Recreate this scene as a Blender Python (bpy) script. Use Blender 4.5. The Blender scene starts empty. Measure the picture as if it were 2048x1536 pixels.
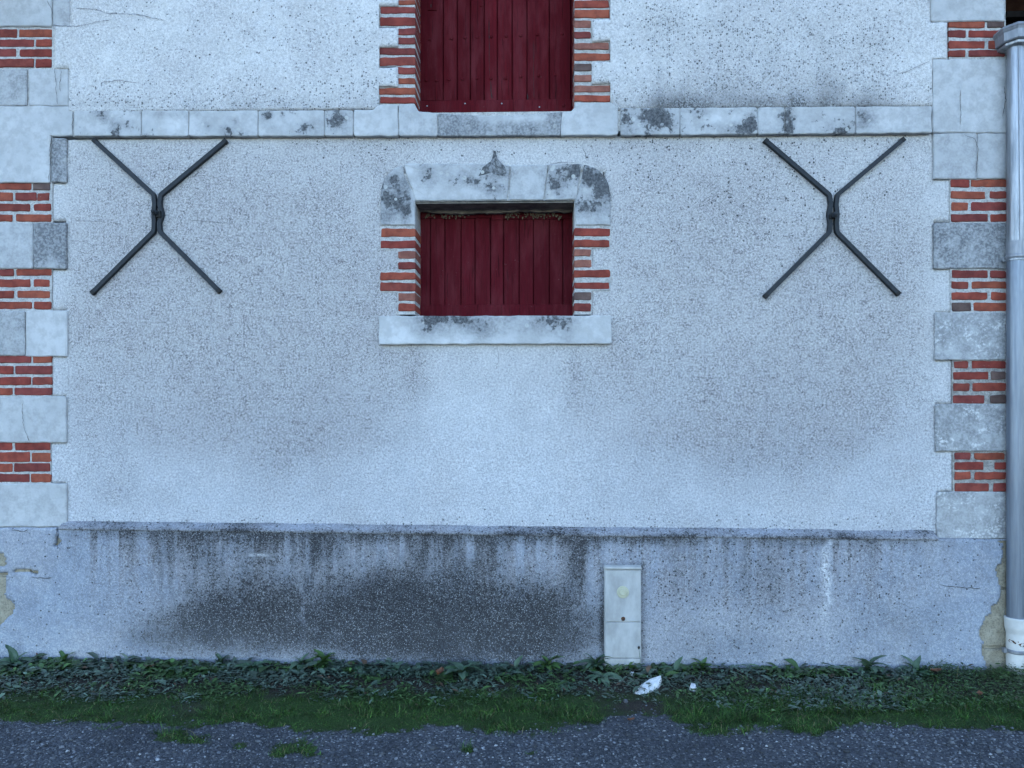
import bpy, bmesh, math, random
import numpy as np
from mathutils import Vector, Matrix

random.seed(11)
rng = np.random.default_rng(7)
R = math.radians
scene = bpy.context.scene
COL = scene.collection

# ------------------------------------------------------------------ camera
F_PX, D, PPM = 1479.0, 4.77, 310.0            # focal length in photo pixels, distance, scale
CAM_Z = (1325 - 815) / PPM
YAW, PITCH, SHIFT_PX = R(1.6), R(0.6), 30.0
cam = bpy.data.cameras.new('camera')
cam.sensor_width = 36.0
cam.lens = F_PX / 2048 * 36.0
cam.shift_y = SHIFT_PX / 2048
cam.clip_start, cam.clip_end = 0.05, 2000
cam_o = bpy.data.objects.new('camera', cam)
COL.objects.link(cam_o)
CAM_X = math.tan(YAW) * D                      # so that the middle of the frame still meets x = 0
cam_o.location = (CAM_X, -D, CAM_Z)
cam_o.rotation_euler = (R(90) + PITCH, 0, YAW)
scene.camera = cam_o
CAM_R = np.array(cam_o.rotation_euler.to_matrix())
CAM_P = np.array(cam_o.location)

# ------------------------------------------------------------------ sky, sun, exposure
SUN_EL, SUN_AZ = R(30), R(8)                   # low sun behind the building: the front lies in open shade
world = bpy.data.worlds.new('World')
scene.world = world
world.use_nodes = True
wn = world.node_tree
for n in list(wn.nodes):
    wn.nodes.remove(n)
sky = wn.nodes.new('ShaderNodeTexSky')
sky.sky_type = 'NISHITA'
sky.sun_disc = False
sky.sun_elevation = SUN_EL
sky.sun_rotation = SUN_AZ
sky.air_density = 1.0
sky.dust_density = 0.6
sky.ozone_density = 2.3
bg = wn.nodes.new('ShaderNodeBackground')
bg.inputs['Strength'].default_value = 0.15
wo = wn.nodes.new('ShaderNodeOutputWorld')
wn.links.new(sky.outputs[0], bg.inputs['Color'])
wn.links.new(bg.outputs[0], wo.inputs['Surface'])
sun = bpy.data.lights.new('sun', 'SUN')
sun.energy = 2.5
sun.angle = R(0.5)
sun.color = (1.0, 0.9, 0.76)
sun_o = bpy.data.objects.new('sun', sun)
COL.objects.link(sun_o)
sd = Vector((math.sin(SUN_AZ) * math.cos(SUN_EL), math.cos(SUN_AZ) * math.cos(SUN_EL), math.sin(SUN_EL)))
sun_o.rotation_euler = sd.to_track_quat('Z', 'Y').to_euler()
sun_o.location = (0, 20, 15)
vs = scene.view_settings
vs.view_transform = 'Standard'
vs.look = 'None'
vs.gamma = 1.0
vs.use_curve_mapping = False
vs.exposure = 2.35
scene.cycles.use_adaptive_sampling = True
scene.cycles.adaptive_threshold = 0.025
scene.cycles.max_bounces = 4
scene.cycles.diffuse_bounces = 2
scene.cycles.glossy_bounces = 2

# ------------------------------------------------------------------ photo pixel <-> place
def ray(px, py):
    d = np.array([(px - 1024) / F_PX, (768 - py + SHIFT_PX) / F_PX, -1.0])
    return CAM_R @ d
def W(px, py, y=0.0):                           # the point of the plane y seen at a photo pixel
    d = ray(px, py)
    t = (y - CAM_P[1]) / d[1]
    p = CAM_P + d * t
    return p[0], p[2]
def G(px, py, z=0.0):                           # the point of the ground seen at a photo pixel
    d = ray(px, py)
    t = (z - CAM_P[2]) / d[2]
    p = CAM_P + d * t
    return p[0], p[1]
def PX(x, y, z):                                # place -> photo pixel (arrays)
    q = np.stack([x - CAM_P[0], y - CAM_P[1], z - CAM_P[2]], -1) @ CAM_R
    return 1024 + F_PX * q[..., 0] / -q[..., 2], 768 + SHIFT_PX - F_PX * q[..., 1] / -q[..., 2]
def RX(x0, y0, x1, y1, y=0.0):                  # pixel rectangle -> x0, z0, x1, z1 on the plane y
    ym, xm = (y0 + y1) / 2, (x0 + x1) / 2
    return W(x0, ym, y)[0], W(xm, y1, y)[1], W(x1, ym, y)[0], W(xm, y0, y)[1]

# ------------------------------------------------------------------ numpy noise
def _h(ix, iy, s):
    n = (ix.astype(np.int64) * 374761393 + iy.astype(np.int64) * 668265263 + s * 982451653) & 0x7fffffff
    n = ((n ^ (n >> 13)) * 1274126177) & 0x7fffffff
    return ((n ^ (n >> 16)) & 0xffff) / 65535.0
def vnoise(x, y, s=0):
    ix, iy = np.floor(x), np.floor(y)
    fx, fy = x - ix, y - iy
    fx, fy = fx * fx * (3 - 2 * fx), fy * fy * (3 - 2 * fy)
    a, b = _h(ix, iy, s), _h(ix + 1, iy, s)
    c, d = _h(ix, iy + 1, s), _h(ix + 1, iy + 1, s)
    return (a * (1 - fx) + b * fx) * (1 - fy) + (c * (1 - fx) + d * fx) * fy
def fbm(x, y, s=0, o=4):
    v, a, t = 0, 1, 0
    for i in range(o):
        v = v + a * vnoise(x * 2 ** i, y * 2 ** i, s + i)
        t += a
        a *= .5
    return v / t
def sm(a, b, x):
    t = np.clip((x - a) / (b - a), 0, 1)
    return t * t * (3 - 2 * t)
def blob(px, py, cx, cy, rx, ry):
    return np.exp(-(((px - cx) / rx) ** 2 + ((py - cy) / ry) ** 2))

# ------------------------------------------------------------------ material nodes
class T:
    def __init__(s, name):
        s.mat = bpy.data.materials.new(name)
        s.mat.use_nodes = True
        s.nt = s.mat.node_tree
        s.b = s.nt.nodes['Principled BSDF']
        s._pos = None
    def node(s, t, **k):
        n = s.nt.nodes.new(t)
        for a, v in k.items():
            setattr(n, a, v)
        return n
    def put(s, sock, v):
        if v is None:
            return
        if isinstance(v, bpy.types.NodeSocket):
            s.nt.links.new(v, sock)
        elif isinstance(v, (tuple, list)) and sock.type == 'RGBA' and len(v) == 3:
            sock.default_value = (*v, 1)
        else:
            sock.default_value = v
    @property
    def pos(s):
        if s._pos is None:
            s._pos = s.node('ShaderNodeNewGeometry').outputs['Position']
        return s._pos
    def scaled(s, v, sc):
        n = s.node('ShaderNodeVectorMath', operation='MULTIPLY')
        s.put(n.inputs[0], v)
        n.inputs[1].default_value = sc
        return n.outputs[0]
    def noise(s, scale, detail=3, rough=.55, vec=None, dist=0):
        n = s.node('ShaderNodeTexNoise')
        s.put(n.inputs['Vector'], vec if vec is not None else s.pos)
        n.inputs['Scale'].default_value = scale
        n.inputs['Detail'].default_value = detail
        n.inputs['Roughness'].default_value = rough
        n.inputs['Distortion'].default_value = dist
        return n.outputs['Fac']
    def voro(s, scale, feat='F1', vec=None, out='Distance'):
        n = s.node('ShaderNodeTexVoronoi', feature=feat)
        s.put(n.inputs['Vector'], vec if vec is not None else s.pos)
        n.inputs['Scale'].default_value = scale
        return n.outputs[out]
    def m(s, op, a, b=0.0, c=0.0):
        n = s.node('ShaderNodeMath', operation=op)
        for i, v in enumerate((a, b, c)):
            s.put(n.inputs[i], v)
        return n.outputs[0]
    def step(s, x, a, b, to0=0.0, to1=1.0):     # smooth step
        n = s.node('ShaderNodeMapRange', interpolation_type='SMOOTHSTEP')
        for i, v in zip(range(5), (x, a, b, to0, to1)):
            s.put(n.inputs[i], v)
        return n.outputs[0]
    def mix(s, f, a, b, mode='MIX'):
        n = s.node('ShaderNodeMix', data_type='RGBA', blend_type=mode)
        s.put(n.inputs[0], f)
        s.put(n.inputs[6], a)
        s.put(n.inputs[7], b)
        return n.outputs[2]
    def attr(s, name, out='Fac'):
        n = s.node('ShaderNodeAttribute', attribute_name=name)
        return n.outputs[out]
    def objcol(s):
        n = s.node('ShaderNodeObjectInfo')
        q = s.node('ShaderNodeSeparateColor')
        s.put(q.inputs[0], n.outputs['Color'])
        return n, q.outputs[0], q.outputs[1], q.outputs[2]
    def done(s, col, rough=.85, bump=None, metal=0.0, spec=None):
        s.put(s.b.inputs['Base Color'], col)
        s.put(s.b.inputs['Roughness'], rough)
        s.put(s.b.inputs['Metallic'], metal)
        if spec is not None:
            s.b.inputs['Specular IOR Level'].default_value = spec
        prev = None
        for h, dist, st in (bump or []):
            n = s.node('ShaderNodeBump')
            n.inputs['Strength'].default_value = st
            n.inputs['Distance'].default_value = dist
            s.put(n.inputs['Height'], h)
            if prev is not None:
                s.put(n.inputs['Normal'], prev)
            prev = n.outputs[0]
        if prev is not None:
            s.put(s.b.inputs['Normal'], prev)
        return s.mat

MAT = {}
def mat_render():
    # rough-cast wall render; masks: dark = black lichen and darker edges, soil = broad grime, clean = washed pale, sand = showing sand grains
    t = T('roughcast_render')
    dark, soil, clean = t.attr('dark'), t.attr('soil'), t.attr('clean')
    g1 = t.m('ADD', t.m('MULTIPLY', t.noise(74, 4, .8), .68), t.m('MULTIPLY', t.noise(230, 1, .5), .32))                       # grains of the render
    grain = g1
    mod = t.noise(21, 3, .6)
    big = t.noise(1.7, 4, .6)
    mid = t.noise(9, 4, .65)
    cool_fac = t.attr('cement')  # cool, dim light low on the wall, painted into the base colour
    base = t.mix(t.step(mid, .3, .7), (.53, .515, .49), (.66, .64, .61))
    base = t.mix(t.m('MULTIPLY', cool_fac, .9), base, t.mix(t.step(mid, .3, .7), (.175, .22, .30), (.25, .305, .395)))
    base = t.mix(t.m('MULTIPLY', t.step(big, .42, .66), .3), base, (.45, .425, .42))
    # grime sits in the pits between the grains
    pit = t.step(grain, .53, .43)
    soil2 = t.m('MULTIPLY', soil, t.step(mid, .30, .64, .55, 1.25))
    base = t.mix(t.m('MULTIPLY', soil2, .44), base, (.268, .24, .243))
    pitf = t.m('MULTIPLY', t.m('MULTIPLY', pit, t.step(mod, .3, .7, .45, 1.3)), t.m('ADD', t.m('MULTIPLY', soil2, .42), .36))
    base = t.mix(pitf, base, (.12, .115, .115))
    crest = t.m('MULTIPLY', t.step(grain, .52, .62), t.m('SUBTRACT', .65, t.m('MULTIPLY', cool_fac, .35)))
    base = t.mix(crest, base, (.70, .68, .64))
    # lichen: black crust, in dots where thin and closing up where thick
    dn = t.m('ADD', t.m('MULTIPLY', mod, .22), t.m('MULTIPLY', t.noise(82, 3, .75), .78))
    thr = t.m('SUBTRACT', .70, t.m('MULTIPLY', dark, .25))
    cov = t.step(dn, thr, t.m('ADD', thr, .05))
    cov = t.m('MULTIPLY', cov, t.step(dark, .01, .12))
    lich = t.mix(t.noise(30, 3), (.018, .019, .022), (.055, .052, .05))
    base = t.mix(t.m('MULTIPLY', cov, .9), base, lich)
    film = t.m('MULTIPLY', t.m('POWER', dark, 2.2), .86)
    base = t.mix(film, base, (.016, .016, .018))
    wg = t.m('MULTIPLY', t.step(t.noise(125, 2, .7), .58, .66), t.m('MULTIPLY', dark, .8))
    base = t.mix(wg, base, (.36, .37, .38))
    # round black lichen spots
    vn = t.node('ShaderNodeTexVoronoi', feature='F1')
    t.put(vn.inputs['Vector'], t.pos)
    vn.inputs['Scale'].default_value = 74
    vs_ = t.node('ShaderNodeSeparateColor')
    t.put(vs_.inputs[0], vn.outputs['Color'])
    dots = t.m('MULTIPLY', t.attr('dots'), t.step(mod, .38, .66, .25, 1.5))
    rad = t.m('MULTIPLY', t.step(vs_.outputs[0], t.m('SUBTRACT', 1.0, dots), 1.0), .50)
    spot = t.step(t.m('ADD', vn.outputs['Distance'], t.m('MULTIPLY', t.m('SUBTRACT', g1, .5), .5)), t.m('ADD', rad, .04), t.m('SUBTRACT', rad, .06))
    base = t.mix(t.m('MULTIPLY', spot, .88), base, (.035, .036, .038))
    # clean, washed places keep white grains
    cw = t.m('MULTIPLY', clean, t.step(dn, .42, .60))
    base = t.mix(t.m('MULTIPLY', cw, .85), base, (.72, .72, .72))
    MAT['render'] = t.done(base, .92, [(t.m('ADD', grain, t.m('MULTIPLY', mod, .8)), .006, .9)], spec=.25)
def mat_stone():
    # limestone; object colour: r = grey weathering, g = dark lichen crust, b = whitewash left over
    t = T('limestone')
    oi, gr, li, wh = t.objcol()
    sta = t.attr('stain')
    gr = t.m('ADD', gr, t.m('MULTIPLY', sta, .7))
    li = t.m('MAXIMUM', t.m('ADD', li, t.m('MULTIPLY', sta, .75)), 0.0)
    gr = t.m('MAXIMUM', gr, 0.0)
    rnd = oi.outputs['Random']
    n1, n2, n3 = t.noise(3.5, 5, .62), t.noise(16, 5, .65), t.noise(70, 3, .6)
    base = t.mix(t.step(n1, .3, .7), (.43, .435, .43), (.59, .59, .58))
    base = t.mix(t.m('MULTIPLY', t.step(n2, .42, .62), .5), base, (.36, .355, .345))
    base = t.mix(t.m('MULTIPLY', rnd, .16), base, (.38, .37, .36))
    grey = t.mix(t.step(n3, .38, .62), (.125, .128, .135), (.27, .275, .28))
    gm = t.m('MINIMUM', t.m('MULTIPLY', gr, t.step(t.m('ADD', t.m('MULTIPLY', n1, .65), t.m('MULTIPLY', n2, .35)), .34, .58, .25, 1.25)), .96)
    base = t.mix(gm, base, grey)
    wn_ = t.m('ADD', t.m('MULTIPLY', t.noise(9, 5, .65), .55), t.m('MULTIPLY', n3, .45))
    wthr = t.m('SUBTRACT', .70, t.m('MULTIPLY', wh, .26))
    base = t.mix(t.m('MULTIPLY', t.step(wn_, wthr, t.m('ADD', wthr, .12)), .75), base, (.66, .655, .64))
    ln = t.m('ADD', t.m('MULTIPLY', t.noise(6.5, 4, .6), .5), t.m('MULTIPLY', t.noise(27, 5, .68), .5))
    lthr = t.m('SUBTRACT', .64, t.m('MULTIPLY', li, .235))
    lm = t.m('MULTIPLY', t.step(ln, lthr, t.m('ADD', lthr, .06)), t.step(li, .02, .1))
    halo = t.m('MULTIPLY', t.step(ln, t.m('SUBTRACT', lthr, .13), lthr), t.m('MULTIPLY', li, .55))
    base = t.mix(halo, base, (.26, .265, .27))
    crust = t.mix(t.step(t.noise(60, 3, .7), .35, .65), (.040, .042, .046), (.125, .128, .132))
    base = t.mix(t.m('MULTIPLY', lm, .92), base, crust)
    sp = t.step(t.voro(11), .16, .13)
    base = t.mix(t.m('MULTIPLY', t.m('MULTIPLY', sp, li), .8), base, (.56, .56, .52))
    MAT['stone'] = t.done(base, .9, [(n2, .006, .5), (n3, .003, .6), (lm, .003, .4)], spec=.25)
def mat_brick():
    t = T('fired_brick')
    oi = t.node('ShaderNodeObjectInfo')
    c = oi.outputs['Color']
    n1, n2 = t.noise(13, 4, .65), t.noise(85, 3, .65)
    dk = t.mix(1.0, c, (.62, .58, .62), 'MULTIPLY')
    base = t.mix(t.step(n1, .33, .68), c, dk)
    base = t.mix(t.m('MULTIPLY', t.step(n2, .55, .72), .5), base, (.11, .055, .045))
    al = oi.outputs['Alpha']
    # lime smears left from pointing
    ln = t.m('ADD', t.m('MULTIPLY', t.noise(18, 4, .7), .5), t.m('MULTIPLY', t.noise(75, 3, .6), .5))
    thr = t.m('SUBTRACT', .70, t.m('MULTIPLY', t.m('SUBTRACT', 1.0, al), .26))
    base = t.mix(t.m('MULTIPLY', t.step(ln, thr, t.m('ADD', thr, .07)), .8), base, (.50, .47, .44))
    MAT['brick'] = t.done(base, .88, [(n1, .006, .5), (n2, .003, .8)], spec=.25)
def mat_mortar(name, a, b):
    t = T(name)
    n1, n2 = t.noise(22, 4, .65), t.noise(110, 3, .6)
    base = t.mix(t.step(n1, .32, .68), a, b)
    base = t.mix(t.m('MULTIPLY', t.step(n2, .52, .36), .5), base, tuple(.45 * v for v in a))
    return t.done(base, .95, [(n1, .006, .6), (n2, .004, .9)], spec=.2)
def mat_wood(name, a, b):
    t = T(name)
    v = t.scaled(t.pos, (1.0, 1.0, .045))
    gr = t.noise(95, 5, .65, v)
    wide = t.noise(14, 3, .6, v)
    oi = t.node('ShaderNodeObjectInfo')
    base = t.mix(t.step(gr, .35, .7), a, b)
    base = t.mix(t.m('MULTIPLY', oi.outputs['Random'], .6), base, tuple(.62 * x for x in a))
    crack = t.step(t.noise(120, 3, .65, t.scaled(t.pos, (1, 1, .025))), .385, .33)
    base = t.mix(t.m('MULTIPLY', crack, .75), base, (.02, .004, .005))
    fade = t.step(t.noise(9, 5, .65, t.scaled(t.pos, (1, 1, .25))), .42, .66)
    base = t.mix(t.m('MULTIPLY', fade, .32), base, (.16, .035, .042))
    chip = t.m('MULTIPLY', t.step(t.noise(60, 4, .7), .70, .74), t.step(t.noise(6, 2), .50, .62))
    base = t.mix(chip, base, (.42, .32, .30))
    MAT[name] = t.done(base, t.step(gr, .3, .7, .68, .85), [(gr, .003, .55), (wide, .004, .4), (crack, -.003, .7)], spec=.06)
def mat_simple(name, a, b, rough, metal=0, sc=12, bump=.2, spec=None, stretch=None, bd=.003):
    t = T(name)
    v = t.scaled(t.pos, stretch) if stretch else None
    n1, n2 = t.noise(sc, 5, .65, v), t.noise(sc * 7, 3, .6, v)
    base = t.mix(t.step(n1, .3, .7), a, b)
    rg = t.step(n2, .3, .7, rough - .08, rough + .08)
    MAT[name] = t.done(base, rg, [(n1, bd, bump), (n2, bd * .4, bump)], metal, spec)
def mat_ground():
    t = T('yard_ground')
    gv, gs, so = t.attr('gravel'), t.attr('moss'), t.attr('soil')
    n = t.noise(130, 3, .65)
    v1 = t.voro(95, out='Color')
    q = t.node('ShaderNodeSeparateColor')
    t.put(q.inputs[0], v1)
    gcol = t.mix(q.outputs[0], (.036, .038, .043), (.105, .108, .118))
    gcol = t.mix(t.step(q.outputs[1], .93, .97), gcol, (.28, .28, .28))
    gcol = t.mix(t.m('MULTIPLY', t.step(t.noise(2.2, 4), .4, .7), .5), gcol, (.035, .036, .04))
    earth = t.mix(t.noise(28, 4), (.020, .017, .013), (.055, .045, .034))
    moss = t.mix(t.noise(40, 4, .65), (.016, .036, .008), (.040, .072, .016))
    base = t.mix(gs, earth, moss)
    gm = t.step(t.m('ADD', gv, t.m('MULTIPLY', t.m('SUBTRACT', n, .5), 1.0)), .4, .6)
    base = t.mix(gm, base, gcol)
    hgt = t.m('ADD', t.m('MULTIPLY', t.voro(95), -.6), t.m('MULTIPLY', n, .5))
    MAT['ground'] = t.done(base, .92, [(hgt, .012, .8)], spec=.2)
def mat_vcol(name, rough, spec=.4, trans=0.0, nsc=90):
    t = T(name)
    c = t.attr('tint', 'Color')
    n = t.noise(nsc, 3)
    base = t.mix(t.step(n, .3, .7), c, t.mix(1.0, c, (.7, .72, .72), 'MULTIPLY'))
    MAT[name] = t.done(base, rough, spec=spec)
def mat_leaf(name, a, b, rough=.5):
    t = T(name)
    oi = t.node('ShaderNodeObjectInfo')
    base = t.mix(oi.outputs['Random'], a, b)
    n = t.noise(55, 4, .6)
    base = t.mix(t.m('MULTIPLY', t.step(n, .4, .75), .5), base, tuple(.55 * x for x in a))
    MAT[name] = t.done(base, rough, [(n, .003, .4)], spec=.45)

mat_render(); mat_stone(); mat_brick(); mat_ground()
MAT['mortar_pale'] = mat_mortar('lime_mortar', (.36, .35, .33), (.52, .505, .48))
MAT['mortar_grey'] = mat_mortar('weathered_mortar', (.22, .205, .19), (.40, .38, .35))
MAT['bed'] = mat_mortar('beige_bedding', (.26, .23, .17), (.36, .325, .25))
mat_wood('red_door_paint', (.074, .0050, .0085), (.105, .0075, .0120))
mat_wood('red_shutter_paint', (.070, .0056, .0095), (.092, .0072, .0125))
mat_simple('black_iron', (.013, .016, .020), (.022, .026, .031), .62, 0, 30, .25, .3)
mat_simple('iron_cap', (.006, .006, .006), (.013, .013, .013), .6, 0, 30, .3, .3)
mat_simple('zinc', (.20, .21, .225), (.36, .37, .39), .42, .7, 7, .15, None, (6, 6, .5))
mat_simple('zinc_dull', (.20, .21, .23), (.30, .31, .33), .5, .4, 6, .15, None, (6, 6, .5))
mat_simple('grey_pipe', (.15, .175, .215), (.22, .25, .295), .40, .55, 5, .1, None, (8, 8, .4))
mat_simple('white_plastic', (.50, .49, .46), (.62, .61, .58), .45, 0, 9, .1)
mat_simple('cream_plastic', (.30, .30, .29), (.43, .43, .42), .55, 0, 7, .08, None, (1.6, 1, .8))
mat_simple('yellowed_plastic', (.40, .39, .28), (.46, .45, .33), .55, 0, 9, .08)
mat_simple('shaded_dirty_stone', (.10, .092, .082), (.22, .20, .175), .95, 0, 14, .5, .1)  # dirty brown, darkened to paint in the shade under the lintel
mat_simple('crumbs', (.10, .085, .06), (.2, .17, .12), .95, 0, 40, .3, .1)
mat_simple('rust', (.05, .022, .012), (.12, .05, .025), .9, 0, 60, .5)
mat_simple('grime', (.012, .012, .012), (.03, .028, .024), .9, 0, 60, .5)
mat_simple('soffit_wood', (.005, .004, .0035), (.010, .008, .007), .9, 0, 20, .4, .05)
mat_simple('roof_tile', (.16, .07, .045), (.26, .12, .08), .9, 0, 9, .4)
mat_simple('chalk_stone', (.62, .61, .58), (.78, .77, .74), .9, 0, 25, .5, None, None, .006)
mat_simple('dead_leaf', (.10, .038, .018), (.19, .075, .035), .8, 0, 40, .4)
mat_simple('crack_dark', (.035, .034, .033), (.075, .07, .066), .95, 0, 40, .3, .1)
mat_vcol('ground_leaves', .42, .5)
mat_vcol('grass_blades', .6, .3)
mat_vcol('pebbles', .8, .3)
mat_leaf('weed_leaf', (.046, .096, .044), (.085, .130, .080))
mat_leaf('weed_leaf_bright', (.050, .110, .026), (.080, .130, .038))

# ------------------------------------------------------------------ objects
ORG = {}
def link(o, parent=None, at=(0, 0, 0)):
    COL.objects.link(o)
    if parent is not None:
        o.parent = parent
        pw = ORG[parent.name]
    else:
        pw = Vector((0, 0, 0))
    ORG[o.name] = Vector(at)
    o.location = Vector(at) - pw
    return o
def thing(name, at, label=None, cat=None, group=None):
    o = bpy.data.objects.new(name, None)
    o.empty_display_size = .1
    link(o, None, at)
    tag(o, label, cat, group)
    return o
def tag(o, label=None, cat=None, group=None, kind=None):
    for k, v in (('label', label), ('category', cat), ('group', group), ('kind', kind)):
        if v:
            o[k] = v
    return o
def mesh(name, V, Fc, mat, parent=None, color=None, smooth=False, at=None):
    V = np.asarray(V, float)
    c = (V.min(0) + V.max(0)) / 2 if at is None else np.array(at)
    me = bpy.data.meshes.new(name)
    if isinstance(Fc, np.ndarray):
        k = Fc.shape[1]
        me.vertices.add(len(V))
        me.vertices.foreach_set('co', (V - c).astype(np.float32).ravel())
        me.loops.add(Fc.size)
        me.loops.foreach_set('vertex_index', Fc.astype(np.int32).ravel())
        me.polygons.add(len(Fc))
        me.polygons.foreach_set('loop_start', np.arange(0, Fc.size, k, dtype=np.int32))
        me.update(calc_edges=True)
    else:
        me.from_pydata([tuple(v) for v in V - c], [], [list(f) for f in Fc])
        me.update()
    if smooth:
        me.polygons.foreach_set('use_smooth', np.ones(len(me.polygons), bool))
    me.materials.append(MAT[mat] if isinstance(mat, str) else mat)
    o = bpy.data.objects.new(name, me)
    if color is not None:
        o.color = color if len(color) == 4 else (*color, 1)
    return link(o, parent, c)
def attrs(o, **k):
    for n, v in k.items():
        a = o.data.attributes.new(n, 'FLOAT', 'POINT')
        a.data.foreach_set('value', np.asarray(v, np.float32))
def vcol(o, c):
    a = o.data.attributes.new('tint', 'FLOAT_COLOR', 'POINT')
    a.data.foreach_set('color', np.concatenate([c, np.ones((len(c), 1))], 1).astype(np.float32).ravel())

def resample(P, step):
    out = []
    for i in range(len(P)):
        a, b = np.array(P[i], float), np.array(P[(i + 1) % len(P)], float)
        n = max(1, int(round(np.linalg.norm(b - a) / step)))
        for k in range(n):
            out.append(a + (b - a) * k / n)
    return np.array(out)
def slab_vf(P, front, depth, bevel=.004, jit=.0015, step=.05, round_=0.0):
    """a piece with the outline P (x, z), its face at y = front, worn edges"""
    A = np.array(P, float)
    if np.sum(A[:, 0] * np.roll(A[:, 1], -1) - np.roll(A[:, 0], -1) * A[:, 1]) < 0:
        A = A[::-1]
    if round_ > 0:                                # cut the corners
        B = []
        for i in range(len(A)):
            p, a, b = A[i], A[i - 1], A[(i + 1) % len(A)]
            for q in (a, b):
                d = q - p
                B.append(p + d / np.linalg.norm(d) * min(round_ * random.uniform(.4, 1.6), np.linalg.norm(d) * .3))
        A = np.array(B)
    Q = resample(A, step)
    Q = Q + rng.uniform(-jit, jit, Q.shape)
    n = len(Q)
    e1 = Q - np.roll(Q, 1, 0)
    e2 = np.roll(Q, -1, 0) - Q
    nr = np.stack([-(e1 + e2)[:, 1], (e1 + e2)[:, 0]], 1)
    nr /= np.linalg.norm(nr, axis=1, keepdims=True) + 1e-9
    I = Q + nr * bevel
    V = np.zeros((3 * n, 3))
    V[:n, 0], V[:n, 2], V[:n, 1] = I[:, 0], I[:, 1], front + rng.uniform(0, jit, n)
    V[n:2 * n, 0], V[n:2 * n, 2], V[n:2 * n, 1] = Q[:, 0], Q[:, 1], front + bevel
    V[2 * n:, 0], V[2 * n:, 2], V[2 * n:, 1] = Q[:, 0], Q[:, 1], front + depth
    Fc = [list(range(n))]
    for i in range(n):
        j = (i + 1) % n
        Fc.append([i, n + i, n + j, j])
        Fc.append([n + i, 2 * n + i, 2 * n + j, n + j])
    return V, Fc
def slab(name, poly_px, front, depth, mat, parent, color=None, **k):
    P = [W(x, y, front) for x, y in poly_px]
    V, Fc = slab_vf(P, front, depth, **k)
    return mesh(name, V, Fc, mat, parent, color)
def rect(x0, y0, x1, y1):
    return [(x0, y0), (x1, y0), (x1, y1), (x0, y1)]
def box_vf(x0, x1, y0, y1, z0, z1):
    V = [(x, y, z) for x in (x0, x1) for y in (y0, y1) for z in (z0, z1)]
    return V, [(0, 1, 3, 2), (4, 6, 7, 5), (0, 4, 5, 1), (2, 3, 7, 6), (0, 2, 6, 4), (1, 5, 7, 3)]
def join(*vf):
    V, Fc = [], []
    for v, f in vf:
        o = len(V)
        V += [tuple(p) for p in v]
        Fc += [[i + o for i in q] for q in f]
    return V, Fc
def tube_vf(path, radii, seg=16, cap=True):
    P = [Vector(p) for p in path]
    V, Fc = [], []
    for i, p in enumerate(P):
        d = (P[min(i + 1, len(P) - 1)] - P[max(i - 1, 0)]).normalized()
        u = d.cross(Vector((0, 1, 0)) if abs(d.y) < .9 else Vector((1, 0, 0))).normalized()
        w = d.cross(u)
        for k in range(seg):
            a = 2 * math.pi * k / seg
            V.append(tuple(p + (u * math.cos(a) + w * math.sin(a)) * radii[i]))
    for i in range(len(P) - 1):
        for k in range(seg):
            l = (k + 1) % seg
            Fc.append([i * seg + k, i * seg + l, (i + 1) * seg + l, (i + 1) * seg + k])
    if cap:
        Fc += [list(range(seg))[::-1], list(range((len(P) - 1) * seg, len(P) * seg))]
    return V, Fc

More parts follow.
